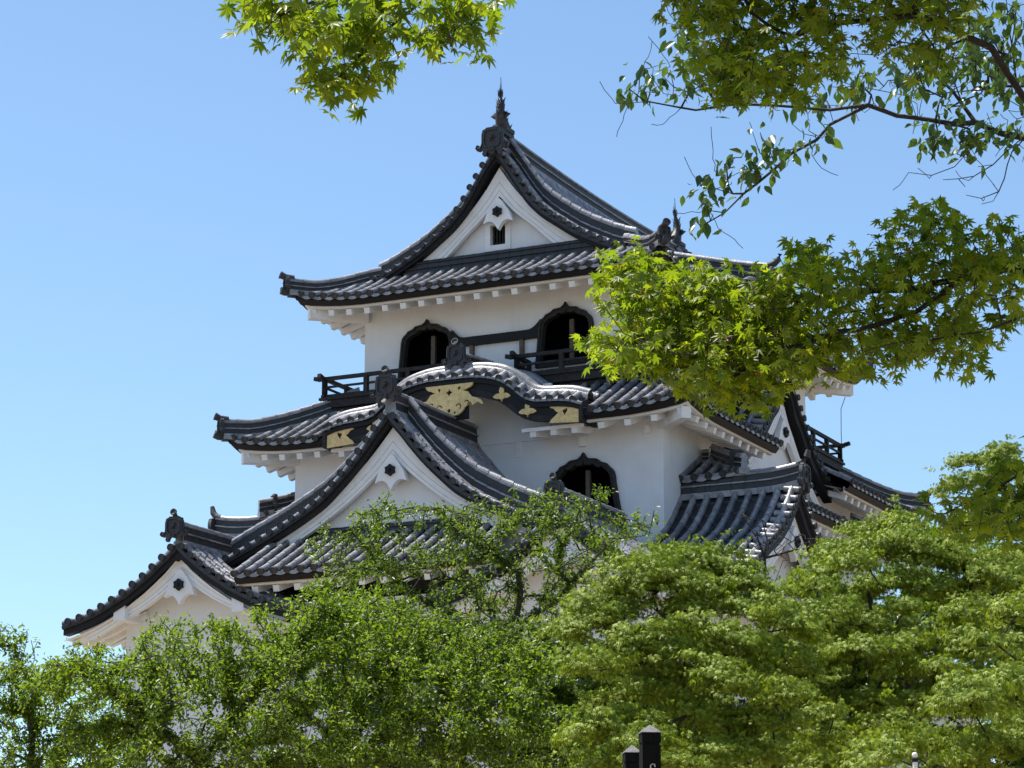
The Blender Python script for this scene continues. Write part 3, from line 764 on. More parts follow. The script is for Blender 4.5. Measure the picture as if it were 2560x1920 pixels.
# ------------------------------------------------------------------ side bays: gable over a low skirt roof
CS = curve([(0, 17.45), (.2, 17.25), (.5, 16.95), (.8, 16.55), (1.3, 16.1), (1.6, 15.82), (2.0, 15.47), (2.4, 15.2), (2.9, 14.92), (3.4, 14.7), (4.0, 14.45)])
for sx in (-1, 1):
    V0 = -.2
    e_ = empty('gable', (0, 0, 0), parent=keep)
    wo = curve([(0, 16.95), (.3, 16.45), (.6, 16.05), (.95, 15.72), (1.6, 15.1), (2.3, 14.6), (3.3, 14.0)])
    wi = curve([(0, 16.2), (.6, 15.55), (1.3, 14.95), (2.0, 14.45), (2.6, 13.98)])
    gable(e_, (sx*6.10, V0, 0), (0, 1, 0), (sx, 0, 0), CS, 3.5, wo, wi, 3.35, 2.65, blk=.30, wall_rec=.55, wall_low=-1.2, nail=15.65)
    R = RoofSet(); zs = 14.0
    for sy in (-1, 1):
        # slopes of the side gable, running back into the middle roof
        slope(R.rows, R.flat, R.ends, (sx*5.55, V0+sy*3.4, 14.68), (-sx, 0, 0), (0, -sy, 0), .0, 2.0, lambda s_: 3.3, lambda d: CS(3.4-d)-.03-14.68, disc=False); R.build('roof_slope', keep); R = RoofSet()
    # skirt roof below
    R = RoofSet(); L = 13.8; ls = corner_lift(L, .12, 1.2)
    slope(R.rows, R.flat, R.ends, (sx*7.2, -6.9, 13.12), (0,1,0), (-sx,0,0), .15, L-.15, lambda s_: max(0, min(s_, L-s_, 1.7)), lambda d: .55*d, ls)
    eave(R.black, R.white, R.raft, (sx*7.2, -6.9, 13.12), (0,1,0), (-sx,0,0), 0, L, 0, ls, 1.3)
    for sy in (-1, 1):
        slope(R.rows, R.flat, R.ends, (sx*7.2, sy*6.9, 13.12), (-sx,0,0), (0,-sy,0), .15, 1.75, lambda s_: max(0, min(s_, 1.4)), lambda d: .55*d, lambda s_: .12*max(0, 1-s_/1.2)**2)
        eave(R.black, R.white, R.raft, (sx*7.2, sy*6.9, 13.12), (-sx,0,0), (0,-sy,0), 0, 1.8, 0, lambda s_: .12*max(0, 1-s_/1.2)**2, 1.0, hip1=False)
        pth = [(sx*(7.2-l), sy*(6.9-l), 13.12+.55*l+.03+.12*max(0, 1-l/1.2)**2) for l in np.linspace(1.35, -.05, 6)]
        ridge(R.rows, pth, h=.36, w=.1, cap=.08)
        ridge(R.rows, [(sx*(5.5+q), sy*5.45, 13.85) for q in (0, .2)], h=.3, w=.08, cap=.07)
    end_tile(R.ends, (sx*6.9, -6.6, 13.5), (sx, -1, 0), k=.55, horn=False); end_tile(R.ends, (sx*6.9, 6.6, 13.5), (sx, 1, 0), k=.55, horn=False)
    R.build('skirt_roof', keep)
    w = MB(); w.box((sx*5.7, 0, 12.0), (.8, 12.4, 2.6)); w.build('bay_wall', 'plaster', keep)

# ------------------------------------------------------------------ lower roof with its big front gable
CF = curve([(0, 14.38), (.22, 14.11), (.42, 13.88), (.63, 13.62), (1.04, 13.15), (1.5, 12.70), (1.96, 12.30), (2.5, 11.97), (3.3, 11.56), (3.9, 11.29), (4.45, 11.05), (5.2, 10.7), (6.2, 10.3), (7.5, 9.85), (8.8, 9.45)])
A1 = 8.8; pf = lambda d: CF(max(A1-d, 0))-.03-(CF(A1)-.03)
ZL = CF(A1)-.03
R = RoofSet(); VF = 12.5
for sx in (-1, 1):
    def dml(s_):
        v = abs(s_-VF)
        return A1-.1 if v > 7.9 else A1-5.45
    slope(R.rows, R.flat, R.ends, (sx*A1, -VF, ZL), (0,1,0), (-sx,0,0), .0, 2*VF, dml, pf)
    eave(R.black, R.white, R.raft, (sx*A1, -VF, ZL), (0,1,0), (-sx,0,0), 0, 2*VF, 0, lambda s_: 0., A1-7.3, hip0=False, hip1=False)
    R.build('roof_slope', keep); R = RoofSet()
for sy in (-1, 1):
    slope(R.rows, R.flat, R.ends, (-3.45, sy*14.2, 10.22), (1,0,0), (0,-sy,0), .05, 6.85, lambda s_: 1.95, lambda d: .53*d+.01*d*d)
    eave(R.black, R.white, R.raft, (-3.45, sy*14.2, 10.22), (1,0,0), (0,-sy,0), 0, 6.9, 0, lambda s_: 0., 1.5, hip0=False, hip1=False)
    R.build('roof_slope', keep); R = RoofSet()
for sy in (-1, 1):
    r_ = MB(); ridge(r_, [(0, sy*v, 14.32) for v in (12.55, 10.2, 7.9)], h=.55, w=.16, cap=.1); r_.build('main_ridge', 'tile', keep, True)
    for sx in (-1, 1):
        for v_, h_ in ((VF-.28, .05), (VF-.56, .72)):
            xs = np.linspace(.25, 4.9 if h_ < .2 else 4.9, 26); r_ = MB(); ridge(r_, [(sx*x, sy*v_, CF(x)-.0) for x in xs], h=h_, w=.11 if h_ > .2 else .04, cap=.09); r_.build('descending_ridge' if h_ > .2 else 'verge_ridge', 'tile', keep, True)
for sy in (-1, 1): r_ = MB(); ridge(r_, [(x, sy*12.15, 11.15) for x in np.linspace(-3.9, 3.9, 12)], h=.42, w=.08, cap=.06); r_.build('gable_foot_ridge', 'tile_flat', keep, True)
wo1 = curve([(0, 13.97), (.36, 13.55), (.74, 13.14), (1.32, 12.63), (1.9, 12.23), (2.44, 11.88), (3.2, 11.46), (4.2, 11.02)])
wi1 = curve([(0, 13.27), (.35, 12.90), (.74, 12.57), (1.31, 12.13), (1.89, 11.75), (2.5, 11.40), (3.25, 11.03)])
for sy in (-1, 1):
    e_ = empty('gable', (0, 0, 0), parent=keep)
    gable(e_, (0, sy*12.7, 0), (1,0,0), (0,sy,0), CF, 4.85, wo1, wi1, 4.2, 3.25, blk=.17, wall_rec=.6, wall_low=-.5, nail=12.86)
    t = MB(); end_tile(t, (0, sy*12.75, 14.74), (0, sy, 0), k=.80, horn=True); t.build('ridge_end_tile', 'tile_end', e_, True)

# ------------------------------------------------------------------ small gables at the corners of the lower roof
CG = curve([(0, 11.27), (.27, 10.98), (.53, 10.77), (.77, 10.58), (1.0, 10.41), (1.3, 10.22), (1.53, 10.07), (1.8, 9.93), (2.07, 9.80), (2.35, 9.67), (2.7, 9.54), (3.4, 9.36)])
GX = 5.25
wog = curve([(0, 10.85), (.44, 10.5), (.94, 10.13), (1.54, 9.8), (2.4, 9.42), (3.05, 9.14)])
wig = curve([(0, 10.41), (.35, 10.13), (.93, 9.76), (1.82, 9.34), (2.5, 9.03), (2.7, 8.95)])
for sx in (-1, 1):
    for sy in (-1, 1):
        e_ = empty('gable', (0, 0, 0), parent=keep)
        gable(e_, (sx*GX, sy*14.05, 0), (1,0,0), (0,sy,0), CG, 3.3, wog, wig, 3.05, 2.7, blk=.22, wall_rec=.95, wall_low=-1.2, nail=10.16, clip=(-3.3, 2.05) if sx > 0 else (-2.05, 3.3))
        R = RoofSet()
        for q in (-1, 1):
            slope(R.rows, R.flat, R.ends, (sx*GX+q*3.4, sy*13.85, 9.33), (0,-sy,0), (-q,0,0), .0, 3.6, lambda s_: 3.3, lambda d: CG(3.4-d)-.03-9.33, disc=True)
        # soffit boards and purlins seen from below
        for q in (-1, 1):
            R.white.grid([[(sx*GX+q*x, sy*v, CG(x)-.40) for x in np.linspace(.1, 3.4, 12)] for v in (13.9, 12.4)])
            for v in np.linspace(13.6, 12.7, 3): R.raft.beam((sx*GX+q*3.3, sy*v, CG(3.3)-.52), (sx*GX+q*1.4, sy*v, CG(1.4)-.55), .14, .14)
        ridge(R.rows, [(sx*GX, sy*v, 11.22) for v in (13.9, 12.6, 11.3, 10.2)], h=.5, w=.13, cap=.09)
        for q in (-1, 1):
            for v_ in (13.55, 13.2): ridge(R.rows, [(sx*GX+q*x, sy*v_, CG(x)-.01) for x in np.linspace(.3, 3.2, 12)], h=.1, w=.06, cap=.08)
        R.build('small_gable_roof', keep)
        t = MB(); end_tile(t, (sx*GX, sy*14.1, 11.40), (0, sy, 0), k=.70, horn=True); t.build('ridge_end_tile', 'tile_end', e_, True)
        w = MB()
        for q in (-1, 1): w.box((sx*GX+q*1.75, sy*13.25, 9.55), (.34, 1.3, .36))
        w.build('purlin', 'plaster_trim', e_)

# ------------------------------------------------------------------ side porches: gables facing left and right over the lower roof
CP = curve([(0, 12.78), (.3, 12.42), (.8, 11.92), (1.4, 11.46), (2.4, 10.93), (3.0, 10.52), (3.6, 10.22), (4.5, 9.87), (5.3, 9.62)])
VP = -6.75
for sx in (-1, 1):
    for vp in (VP,):
        e_ = empty('gable', (0, 0, 0), parent=keep)
        wo = curve([(0, 12.3), (.6, 11.7), (1.2, 11.2), (2.2, 10.6), (3.4, 10.0), (4.9, 9.4)])
        wi = curve([(0, 11.65), (.6, 11.1), (1.2, 10.65), (2.2, 10.1), (3.4, 9.55), (4.3, 9.1)])
        gable(e_, (sx*8.72, vp, 0), (0,1,0), (sx,0,0), CP, 5.0, wo, wi, 4.9, 4.3, blk=.30, wall_rec=.8, wall_low=-1.0, nail=11.3)
        R = RoofSet()
        for q in (-1, 1):
            slope(R.rows, R.flat, R.ends, (sx*8.5, vp+q*5.3, CP(5.3)-.03), (-sx,0,0), (0,-q,0), .0, 3.05, lambda s_: 5.2, lambda d: CP(max(5.3-d, 0))-CP(5.3), disc=True)
        R.build('porch_roof', keep)
        r_ = MB(); ridge(r_, [(sx*u, vp, 12.70+.10*max(0, (u-7.6))**2) for u in np.linspace(5.4, 8.7, 9)], h=.50, w=.14, cap=.095)
        for q in (-1, 1): ridge(r_, [(sx*8.15, vp+q*x, CP(x)-.02) for x in np.linspace(.3, 5.0, 16)], h=.12, w=.07, cap=.095)
        r_.build('ridge', 'tile', e_, True)
        t = MB(); N_ = NP(sx, 0, 0); e = NP(sx*8.75, vp, 12.78)
        end_tile(t, e, N_, k=.8, horn=False)
        t.tube([e-N_*.15+UP*.50, e+N_*.02+UP*.56, e+N_*.12+UP*.68, e+N_*.16+UP*.86], [.1, .1, .09, .06], 10)
        t.build('ridge_end_tile', 'tile_end', e_, True)
sb = MB()
z0, z1 = -2.0, 3.6
for i in range(1):
    a, b_ = 8.6, 14.1; c, d = 7.4, 12.9
    sb.grid([[(-a, -b_, z0), (a, -b_, z0), (a, b_, z0), (-a, b_, z0)], [(-c, -d, z1), (c, -d, z1), (c, d, z1), (-c, d, z1)]], True)
    sb.add([(-c, -d, z1), (c, -d, z1), (c, d, z1), (-c, d, z1)], [(0,1,2,3)])
sb.build('stone_base', 'stone', keep)
# lightning conductor hanging from the far right corner
cbm = MB(); cbm.tube([(5.05, 7.7, 18.4), (4.95, 7.55, 18.0), (4.95, 7.5, 17.2), (4.95, 7.5, 16.3)], [.012]*4, 5)
cbm.build('conductor_wire', 'cable', keep)
# ------------------------------------------------------------------ ground
gm = mat('sandy_ground', (0.27, 0.20, 0.13), 0.95, col2=(0.21, 0.16, 0.10), vscale=.35, bump=.4, bscale=6)
g = MB(); rows_ = []
def gz(y): return -1.7+.065*max(0, min(y, 70)) 
for y in (-400, -40, 0, 10, 25, 40, 55, 70, 110, 300, 1500, 4000): rows_.append([(x, y, gz(y)) for x in (-3000, -300, -60, -20, 0, 20, 60, 300, 3000)])
g.grid(rows_); ground = g.build('ground', gm); tag(ground, kind='structure')
# ------------------------------------------------------------------ vegetation helpers
rng = np.random.default_rng(7)
FPX = 6542.4; cp_, sp_ = math.cos(rad(PITCH)), math.sin(rad(PITCH))
def at(px, py, Y):
    """world point seen at photograph pixel (px, py), Y metres away"""
    px, py, Y = np.asarray(px, float), np.asarray(py, float), np.asarray(Y, float)
    dx = (px-1280)/FPX; dz = (960-py)/FPX
    k = Y/(cp_-dz*sp_)
    return np.stack([dx*k, Y+0*dx, (sp_+dz*cp_)*k], -1)
D_ = 1.15733   # the sketch coordinates below are in a 2212-pixel-wide copy
def inpoly(x, y, P):
    P = np.array(P, float); r = np.zeros(len(x), bool); j = len(P)-1
    for i in range(len(P)):
        c = ((P[i, 1] > y) != (P[j, 1] > y)) & (x < (P[j, 0]-P[i, 0])*(y-P[i, 1])/(P[j, 1]-P[i, 1]+1e-12)+P[i, 0])
        r ^= c; j = i
    return r
def sample(P, n, s=D_):
    P = np.array(P, float)*s; lo, hi = P.min(0), P.max(0); out = np.zeros((0, 2))
    while len(out) < n:
        q = lo+rng.random((n*3, 2))*(hi-lo); out = np.vstack([out, q[inpoly(q[:, 0], q[:, 1], P)]])
    return out[:n]
def unit(v): return v/(np.linalg.norm(v, axis=-1, keepdims=True)+1e-12)

def big_mesh(name, V, F, m, parent, label=None):
    me = bpy.data.meshes.new(name); k = F.shape[1]
    me.vertices.add(len(V)); me.vertices.foreach_set('co', V.astype(np.float32).ravel())
    me.loops.add(F.size); me.loops.foreach_set('vertex_index', F.astype(np.int32).ravel())
    me.polygons.add(len(F)); me.polygons.foreach_set('loop_start', (np.arange(len(F))*k).astype(np.int32))
    me.update(); me.materials.append(m)
    o = bpy.data.objects.new(name, me); scene.collection.objects.link(o)
    if parent is not None:
        o.parent = parent; o.matrix_parent_inverse = Matrix.Translation(-parent.location)
    if label: o['label'] = label
    return o

def maple_leaf(n=7):
    if n == 7: an = [0, 36, -36, 72, -72, 112, -112]; ln = [1, .93, .93, .76, .76, .46, .46]
    else: an = [0, 42, -42, 88, -88]; ln = [1, .88, .88, .66, .66]
    o = sorted(zip(an, ln)); pts = []
    for i, (a, l) in enumerate(o):
        t = rad(a); w = .085
        pts.append((l*.55*math.sin(t-w*2.9), l*.55*math.cos(t-w*2.9), -.03) if n == 7 else None)
        pts.append((l*math.sin(t), l*math.cos(t), -.16*l))
        pts.append((l*.55*math.sin(t+w*2.9), l*.55*math.cos(t+w*2.9), -.03) if n == 7 else None)
        if i < len(o)-1:
            b = rad((a+o[i+1][0])/2); pts.append((.34*math.sin(b), .34*math.cos(b), .03))
    pts = [p for p in pts if p]
    V = [(0, -.02, .0)]+pts; F = [(0, i, i+1) for i in range(1, len(pts))]
    return np.array(V), np.array(F)
def oval_leaf():
    V = [(0, 0, 0), (.22, .30, .07), (.24, .58, .05), (0, 1, -.16), (-.24, .58, .05), (-.22, .30, .07), (0, .5, -.03)]
    F = [(0, 1, 6), (1, 2, 6), (2, 3, 6), (3, 4, 6), (4, 5, 6), (5, 0, 6)]
    return np.array(V, float), np.array(F)
def oval_small():
    return np.array([(0, 0, 0), (.26, .48, .09), (0, 1, -.14), (-.26, .48, .09)], float), np.array([(0, 1, 2), (0, 2, 3)])
def place(T, pos, tip, nor, size):
    V, F = T; n = len(pos)
    t = unit(tip); x = unit(np.cross(t, nor)); z = np.cross(x, t)
    R = np.stack([x, t, z], -1)                      # columns
    W = np.einsum('nij,kj->nki', R, V)*size[:, None, None]+pos[:, None, :]
    Fo = F[None]+(np.arange(n)*len(V))[:, None, None]
    return W.reshape(-1, 3), Fo.reshape(-1, F.shape[1])

def leaf_mat(name, cols, trans_k=1.6, tmix=.5, rough=.5, spec=.35, red=None):
    m = bpy.data.materials.new(name); m.use_nodes = True; nt = m.node_tree; N = nt.nodes; L = nt.links
    for q in list(N): N.remove(q)
    out = N.new('ShaderNodeOutputMaterial'); g = N.new('ShaderNodeNewGeometry'); r = N.new('ShaderNodeValToRGB')
    L.new(g.outputs['Random Per Island'], r.inputs['Fac'])
    el = r.color_ramp.elements; n = len(cols)
    el[0].position = 0; el[0].color = (*cols[0], 1); el[1].position = .93 if red else 1; el[1].color = (*cols[-1], 1)
    for i in range(1, n-1): e = el.new(i/(n-1)*.93); e.color = (*cols[i], 1)
    if red:
        e = el.new(.996); e.color = (*cols[-1], 1); e = el.new(.997); e.color = (*red, 1)
    p = N.new('ShaderNodeBsdfPrincipled'); p.inputs['Roughness'].default_value = rough; p.inputs['Specular IOR Level'].default_value = spec
    L.new(r.outputs['Color'], p.inputs['Base Color'])
    t = N.new('ShaderNodeBsdfTranslucent'); mx = N.new('ShaderNodeMix'); mx.data_type = 'RGBA'; mx.blend_type = 'MULTIPLY'; mx.inputs['Factor'].default_value = 1
    L.new(r.outputs['Color'], mx.inputs['A']); mx.inputs['B'].default_value = (trans_k*1.02, trans_k*1.04, trans_k*.4, 1)
    L.new(mx.outputs['Result'], t.inputs['Color'])
    s = N.new('ShaderNodeMixShader'); s.inputs['Fac'].default_value = tmix
    L.new(p.outputs[0], s.inputs[1]); L.new(t.outputs[0], s.inputs[2]); L.new(s.outputs[0], out.inputs['Surface'])
    return m
bark = mat('bark', (0.085, 0.068, 0.055), 0.9, col2=(0.03, 0.024, 0.02), vscale=8, bump=.8, bscale=18)
bark_d = mat('dark_bark', (0.035, 0.027, 0.022), 0.9, col2=(0.014, 0.011, 0.009), vscale=8, bump=.8, bscale=18)
M['bark'], M['bark_d'] = bark, bark_d

class Tree:
    """skeleton of nodes with parents; twigs are grown towards given tips"""
    def __init__(s, root): s.P = [np.array(root, float)]; s.par = [-1]; s.ln = [0.0]; s.w = [0.0]
    def node(s, p, parent, w=0.0):
        s.P.append(np.array(p, float)); s.par.append(parent); s.ln.append(s.ln[parent]+np.linalg.norm(s.P[-1]-s.P[parent])); s.w.append(w); return len(s.P)-1
    def limb(s, start, pts, step=.3, w=0.0, jit=.0):
        k = start
        for p in pts:
            a = s.P[k].copy(); p = np.array(p, float); L = np.linalg.norm(p-a); n = max(1, int(L/step))
            for i in range(1, n+1):
                q = a+(p-a)*i/n
                if jit and i < n: q = q+rng.normal(0, jit, 3)
                k = s.node(q, k, w)
        return k
    def nearest(s, p): return int(np.argmin(((np.array(s.P)-p)**2).sum(1)))
    def grow(s, tips, step=.3, bias=.12, sag=.08, jit=.02):
        P = np.zeros((len(s.P)+len(tips)*60+10, 3)); P[:len(s.P)] = np.array(s.P); n = len(s.P); ln = np.zeros(len(P)); ln[:n] = s.ln
        tips = np.array(tips, float); base = P[:n]
        d0 = np.array([np.sqrt(((base-t)**2).sum(1)).min() for t in tips]); ends = []
        for i in np.argsort(d0):
            t = tips[i]; d = np.sqrt(((P[:n]-t)**2).sum(1)); k = int(np.argmin(d+bias*ln[:n])); a = P[k].copy(); L = d[k]
            m = max(1, int(L/step)); perp = rng.normal(0, 1, 3); perp *= L*sag
            for j in range(1, m+1):
                f = j/m; q = a+(t-a)*f+perp*math.sin(math.pi*f)*.6+np.array((0, 0, -1.))*L*sag*math.sin(math.pi*f)+(rng.normal(0, jit*L/m*2, 3) if j < m else 0)
                k = s.node(q, k); P[n] = q; ln[n] = s.ln[k]; n += 1
            ends.append(k)
        return ends
    def mesh(s, name, r0, m, parent, ex=.42, sides=5, rmax=.5):
        P = np.array(s.P); par = np.array(s.par); cnt = np.zeros(len(P)); ch = np.zeros(len(P), int)
        for i in range(1, len(P)): ch[par[i]] += 1
        cnt[ch == 0] = 1; cnt += np.array(s.w)*0
        for i in range(len(P)-1, 0, -1): cnt[par[i]] += cnt[i]
        r = np.minimum(r0*cnt**ex, rmax); r = np.maximum(r, np.array(s.w)); s.r = r
        a, b = P[par[1:]], P[1:]; ra, rb = r[par[1:]], r[1:]; ra = np.minimum(ra, rb*1.35)
        t = unit(b-a); h = np.where(np.abs(t[:, 2:3]) < .9, np.array([[0, 0, 1.]]), np.array([[1., 0, 0]]))
        x = unit(np.cross(h, t)); y = np.cross(t, x); an = np.arange(sides)*2*math.pi/sides
        off = x[:, None]*np.cos(an)[None, :, None]+y[:, None]*np.sin(an)[None, :, None]
        A = a[:, None]-t[:, None]*ra[:, None, None]*.3+off*ra[:, None, None]; B = b[:, None]+off*rb[:, None, None]
        V = np.concatenate([A, B], 1).reshape(-1, 3); n = len(a)
        q = np.array([(j, (j+1) % sides, sides+(j+1) % sides, sides+j) for j in range(sides)])
        F = (q[None]+(np.arange(n)*2*sides)[:, None, None]).reshape(-1, 4)
        return big_mesh(name, V, F, m, parent)

def drooping(n, down=.55, spread=1.0):
    az = rng.random(n)*2*math.pi
    tip = np.stack([np.cos(az)*spread, np.sin(az)*spread, -down+rng.normal(0, .35, n)], -1)
    nor = unit(rng.normal(0, 1, (n, 3))*.55+np.array([0, -.35, .75]))
    return tip, nor

M_near = leaf_mat('maple_leaf_near', [(.075, .125, .008), (.14, .20, .013), (.225, .27, .018)], 1.8, .55, .42, .4, red=(.36, .07, .035))
M_dark = leaf_mat('maple_leaf_shade', [(.055, .10, .012), (.085, .14, .014), (.12, .18, .016)], 1.5, .5, .5, .3)
M_cherry = leaf_mat('cherry_leaf', [(.035, .075, .016), (.06, .115, .02), (.10, .155, .025)], 1.4, .45, .33, .6)
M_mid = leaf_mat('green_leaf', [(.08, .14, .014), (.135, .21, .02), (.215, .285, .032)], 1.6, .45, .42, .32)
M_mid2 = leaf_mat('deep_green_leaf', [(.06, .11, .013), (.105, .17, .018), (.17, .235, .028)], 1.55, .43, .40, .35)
M_map = leaf_mat('maple_leaf_mid', [(.125, .185, .016), (.215, .29, .028), (.34, .41, .06)], 1.25, .28, .55, .25)

GZ = lambda y: -1.7+.065*max(0, min(y, 70))

# ------------------------------------------------------------------ near maples hanging into the frame
def near_leaves(name, P2, depth, thick, n, size, m, parent, down=.55, tree=None, T=None, ntips=None, lean=None):
    """clusters of leaves inside an outline; twigs grow to each cluster"""
    T = T or maple_leaf(7)
    nt = ntips or n//7
    q = sample(P2, nt); tips = at(q[:, 0], q[:, 1], depth+rng.normal(0, thick, nt))
    if tree is not None: tree.grow(tips, step=.09, bias=.1, sag=.06, jit=.1)
    k = rng.integers(0, nt, n); pos = tips[k]+rng.normal(0, 1, (n, 3))*np.array([.042, .042, .03])
    tip, nor = drooping(n, down)
    W, F = place(T, pos, tip, nor, size*rng.uniform(.62, 1.12, n))
    return W, F
def merge(parts):
    V, F, o = [], [], 0
    for W, f in parts: V.append(W); F.append(f+o); o += len(W)
    return np.vstack(V), np.vstack(F)

mt = empty('maple_tree', (3.6, 10.5, GZ(10.5)))
tag(mt, 'near maple with backlit yellow-green leaves reaching in from the right across the keep', 'tree')
tr = Tree((3.6, 10.5, GZ(10.5)-.1)); tr.w[0] = .15
k0 = tr.limb(0, [(3.55, 10.5, 1.2), (3.4, 10.6, 2.2)], .3, .13)
a1 = tr.limb(k0, [at(2620, 670, 10.9), at(2520, 672, 11.0), at(2400, 700, 11.0), at(2280, 725, 11.1), at(2130, 728, 11.2), at(2000, 770, 11.2), at(1900, 800, 11.1), at(1760, 840, 11.0), at(1640, 880, 11.0)], .1, .0, .006)
a2 = tr.limb(tr.nearest(at(2400, 700, 11)), [at(2290, 780, 10.9), at(2200, 810, 10.8), at(2080, 830, 10.8), at(1900, 900, 10.8), at(1800, 960, 10.7)], .1, .0, .006)
a3 = tr.limb(tr.nearest(at(2130, 728, 11.2)), [at(1980, 700, 11.3), at(1860, 700, 11.4), at(1700, 690, 11.4)], .1, .0, .006)
a4 = tr.limb(tr.nearest(at(2620, 670, 10.9)), [at(2560, 790, 10.8), at(2450, 830, 10.7), at(2330, 850, 10.7)], .1, .0, .006)
a5 = tr.limb(k0, [at(2600, 300, 10.6), at(2480, 120, 10.4), at(2300, 40, 10.2), at(2080, 60, 10.1), at(1900, 120, 10.0)], .1, .0, .006)
a6 = tr.limb(tr.nearest(at(2300, 40, 10.2)), [at(2200, -80, 10.0), at(2000, -160, 9.8), at(1800, -120, 9.8)], .1, .0, .006)
a7 = tr.limb(k0, [at(2640, 1050, 10.8), at(2560, 1180, 10.9), at(2450, 1240, 11.0), at(2350, 1290, 11.0)], .1, .0, .006)
a8 = tr.limb(k0, [(3.2, 10.8, 3.6), (2.6, 11.0, 4.8), (1.8, 11.2, 5.6), (.8, 11.3, 6.0)], .2, .0, .02)
PA = [(1270, 770), (1310, 640), (1315, 560), (1380, 540), (1430, 572), (1530, 590), (1600, 598), (1680, 590), (1705, 540), (1750, 525), (1790, 560), (1850, 560), (1900, 500), (1960, 440), (2010, 435), (2060, 465), (2100, 495), (2212, 480), (2212, 720), (2180, 690), (2130, 740), (2130, 800), (2050, 790), (1990, 760), (1900, 810), (1800, 820), (1740, 830), (1640, 815), (1640, 870), (1560, 870), (1490, 840), (1420, 800), (1360, 770), (1310, 790)]
PAl = [(1275, 770), (1330, 745), (1400, 700), (1320, 600), (1320, 560), (1380, 545), (1500, 580), (1700, 620), (1750, 780), (1650, 880), (1560, 865), (1490, 840), (1420, 795), (1340, 795)]
parts = [near_leaves('a', PA, 11.0, .28, 4300, .053, M_near, mt, tree=tr, ntips=700), near_leaves('b', PAl, 10.9, .22, 1700, .053, M_near, mt, tree=tr, ntips=240)]
V_, F_ = merge(parts); big_mesh('foliage', V_, F_, M_near, mt, 'bright yellow-green leaves across the keep')
PC = [(1450, 0), (1455, 50), (1490, 60), (1500, 100), (1520, 160), (1540, 210), (1580, 222), (1650, 230), (1720, 205), (1790, 165), (1850, 120), (1900, 130), (1960, 110), (2000, 150), (2050, 170), (2080, 120), (2100, 60), (2100, -40), (1450, -40)]
PC2 = [(1530, 110), (1600, 110), (1640, 200), (1560, 220), (1530, 190)]
parts = [near_leaves('c', PC, 10.1, .25, 1750, .052, M_dark, mt, tree=tr, ntips=330), near_leaves('c', PC2, 10.0, .15, 190, .052, M_dark, mt, tree=tr, ntips=30)]
PE = [(1995, 1095), (2080, 1060), (2150, 1000), (2212, 985), (2240, 1180), (2150, 1185), (2050, 1150)]
parts.append(near_leaves('e', PE, 11.0, .2, 460, .055, M_dark, mt, tree=tr, ntips=80))
# unseen slab of this crown, placed and packed to shade the limbs below
nt = 700; tips = np.stack([rng.uniform(-.3, 2.7, nt), rng.uniform(9.6, 11.9, nt), rng.uniform(0, 1, nt)], -1)
tips[:, 2] = .396*tips[:, 1]+.2+tips[:, 2]*.65
tips = tips[tips[:, 0] > .62-(11.2-tips[:, 1])*.45]
tr.grow(tips, step=.3, bias=.1)
n = 20000; kk = rng.integers(0, len(tips), n); pos = tips[kk]+rng.normal(0, .10, (n, 3))*np.array([1, 1, .35]); tp, nr = drooping(n, .2)
parts.append(place(maple_leaf(5), pos, tp, unit(nr+np.array([0, 0, 1.6])), .072*rng.uniform(.7, 1.1, n)))
V_, F_ = merge(parts); big_mesh('foliage', V_, F_, M_near, mt, 'darker shaded leaves along the top of the picture, plus unseen leaves added for shade')
tr.mesh('limbs', .0017, bark_d, mt, ex=.405, rmax=.16)

mb_ = empty('maple_tree', (2.9, 7.6, GZ(7.6)))
tag(mb_, 'maple whose backlit sprays of pointed leaves hang alone from the top left of the picture', 'tree')
tr = Tree((2.9, 7.6, GZ(7.6)-.1))
k0 = tr.limb(0, [(2.8, 7.7, 1.5), (2.3, 7.9, 3.6), (1.2, 8.0, 4.2)], .3)
b1 = tr.limb(k0, [at(1180, -200, 8.1), at(1060, 0, 8.2), at(960, 80, 8.2), at(900, 140, 8.2), at(850, 190, 8.2), at(810, 215, 8.2)], .07, 0, .003)
b2 = tr.limb(tr.nearest(at(1180, -200, 8.1)), [at(1020, -60, 8.1), at(860, -30, 8.0), at(700, 40, 8.0), at(640, 90, 8.0)], .07, 0, .003)
b3 = tr.limb(tr.nearest(at(1180, -200, 8.1)), [at(1130, -40, 8.3), at(1170, 30, 8.3), at(1200, 90, 8.3)], .07, 0, .003)
PB = [[(520, -30), (525, 40), (535, 85), (560, 105), (630, 85), (700, 100), (760, 90), (840, 70), (890, 20), (900, -30)],
      [(740, 60), (840, 80), (845, 150), (810, 180), (770, 235), (735, 195), (640, 205), (640, 165), (700, 150)],
      [(880, 20), (960, 60), (1020, 50), (1060, 110), (1010, 120), (940, 90), (880, 90)], [(930, -30), (1050, -30), (1060, 60), (960, 50)]]
parts = [near_leaves('t', PB[0], 8.05, .16, 360, .060, M_near, mb_, tree=tr, ntips=110, down=.8), near_leaves('t', PB[1], 8.2, .1, 170, .060, M_near, mb_, tree=tr, ntips=60, down=.9),
         near_leaves('t', PB[2], 8.25, .08, 56, .060, M_near, mb_, tree=tr, ntips=22, down=.9), near_leaves('t', PB[3], 8.25, .08, 76, .060, M_near, mb_, tree=tr, ntips=22, down=.9)]
V_, F_ = merge(parts); big_mesh('foliage', V_, F_, M_near, mb_)
tr.mesh('limbs', .0013, bark_d, mb_, ex=.42, rmax=.11)

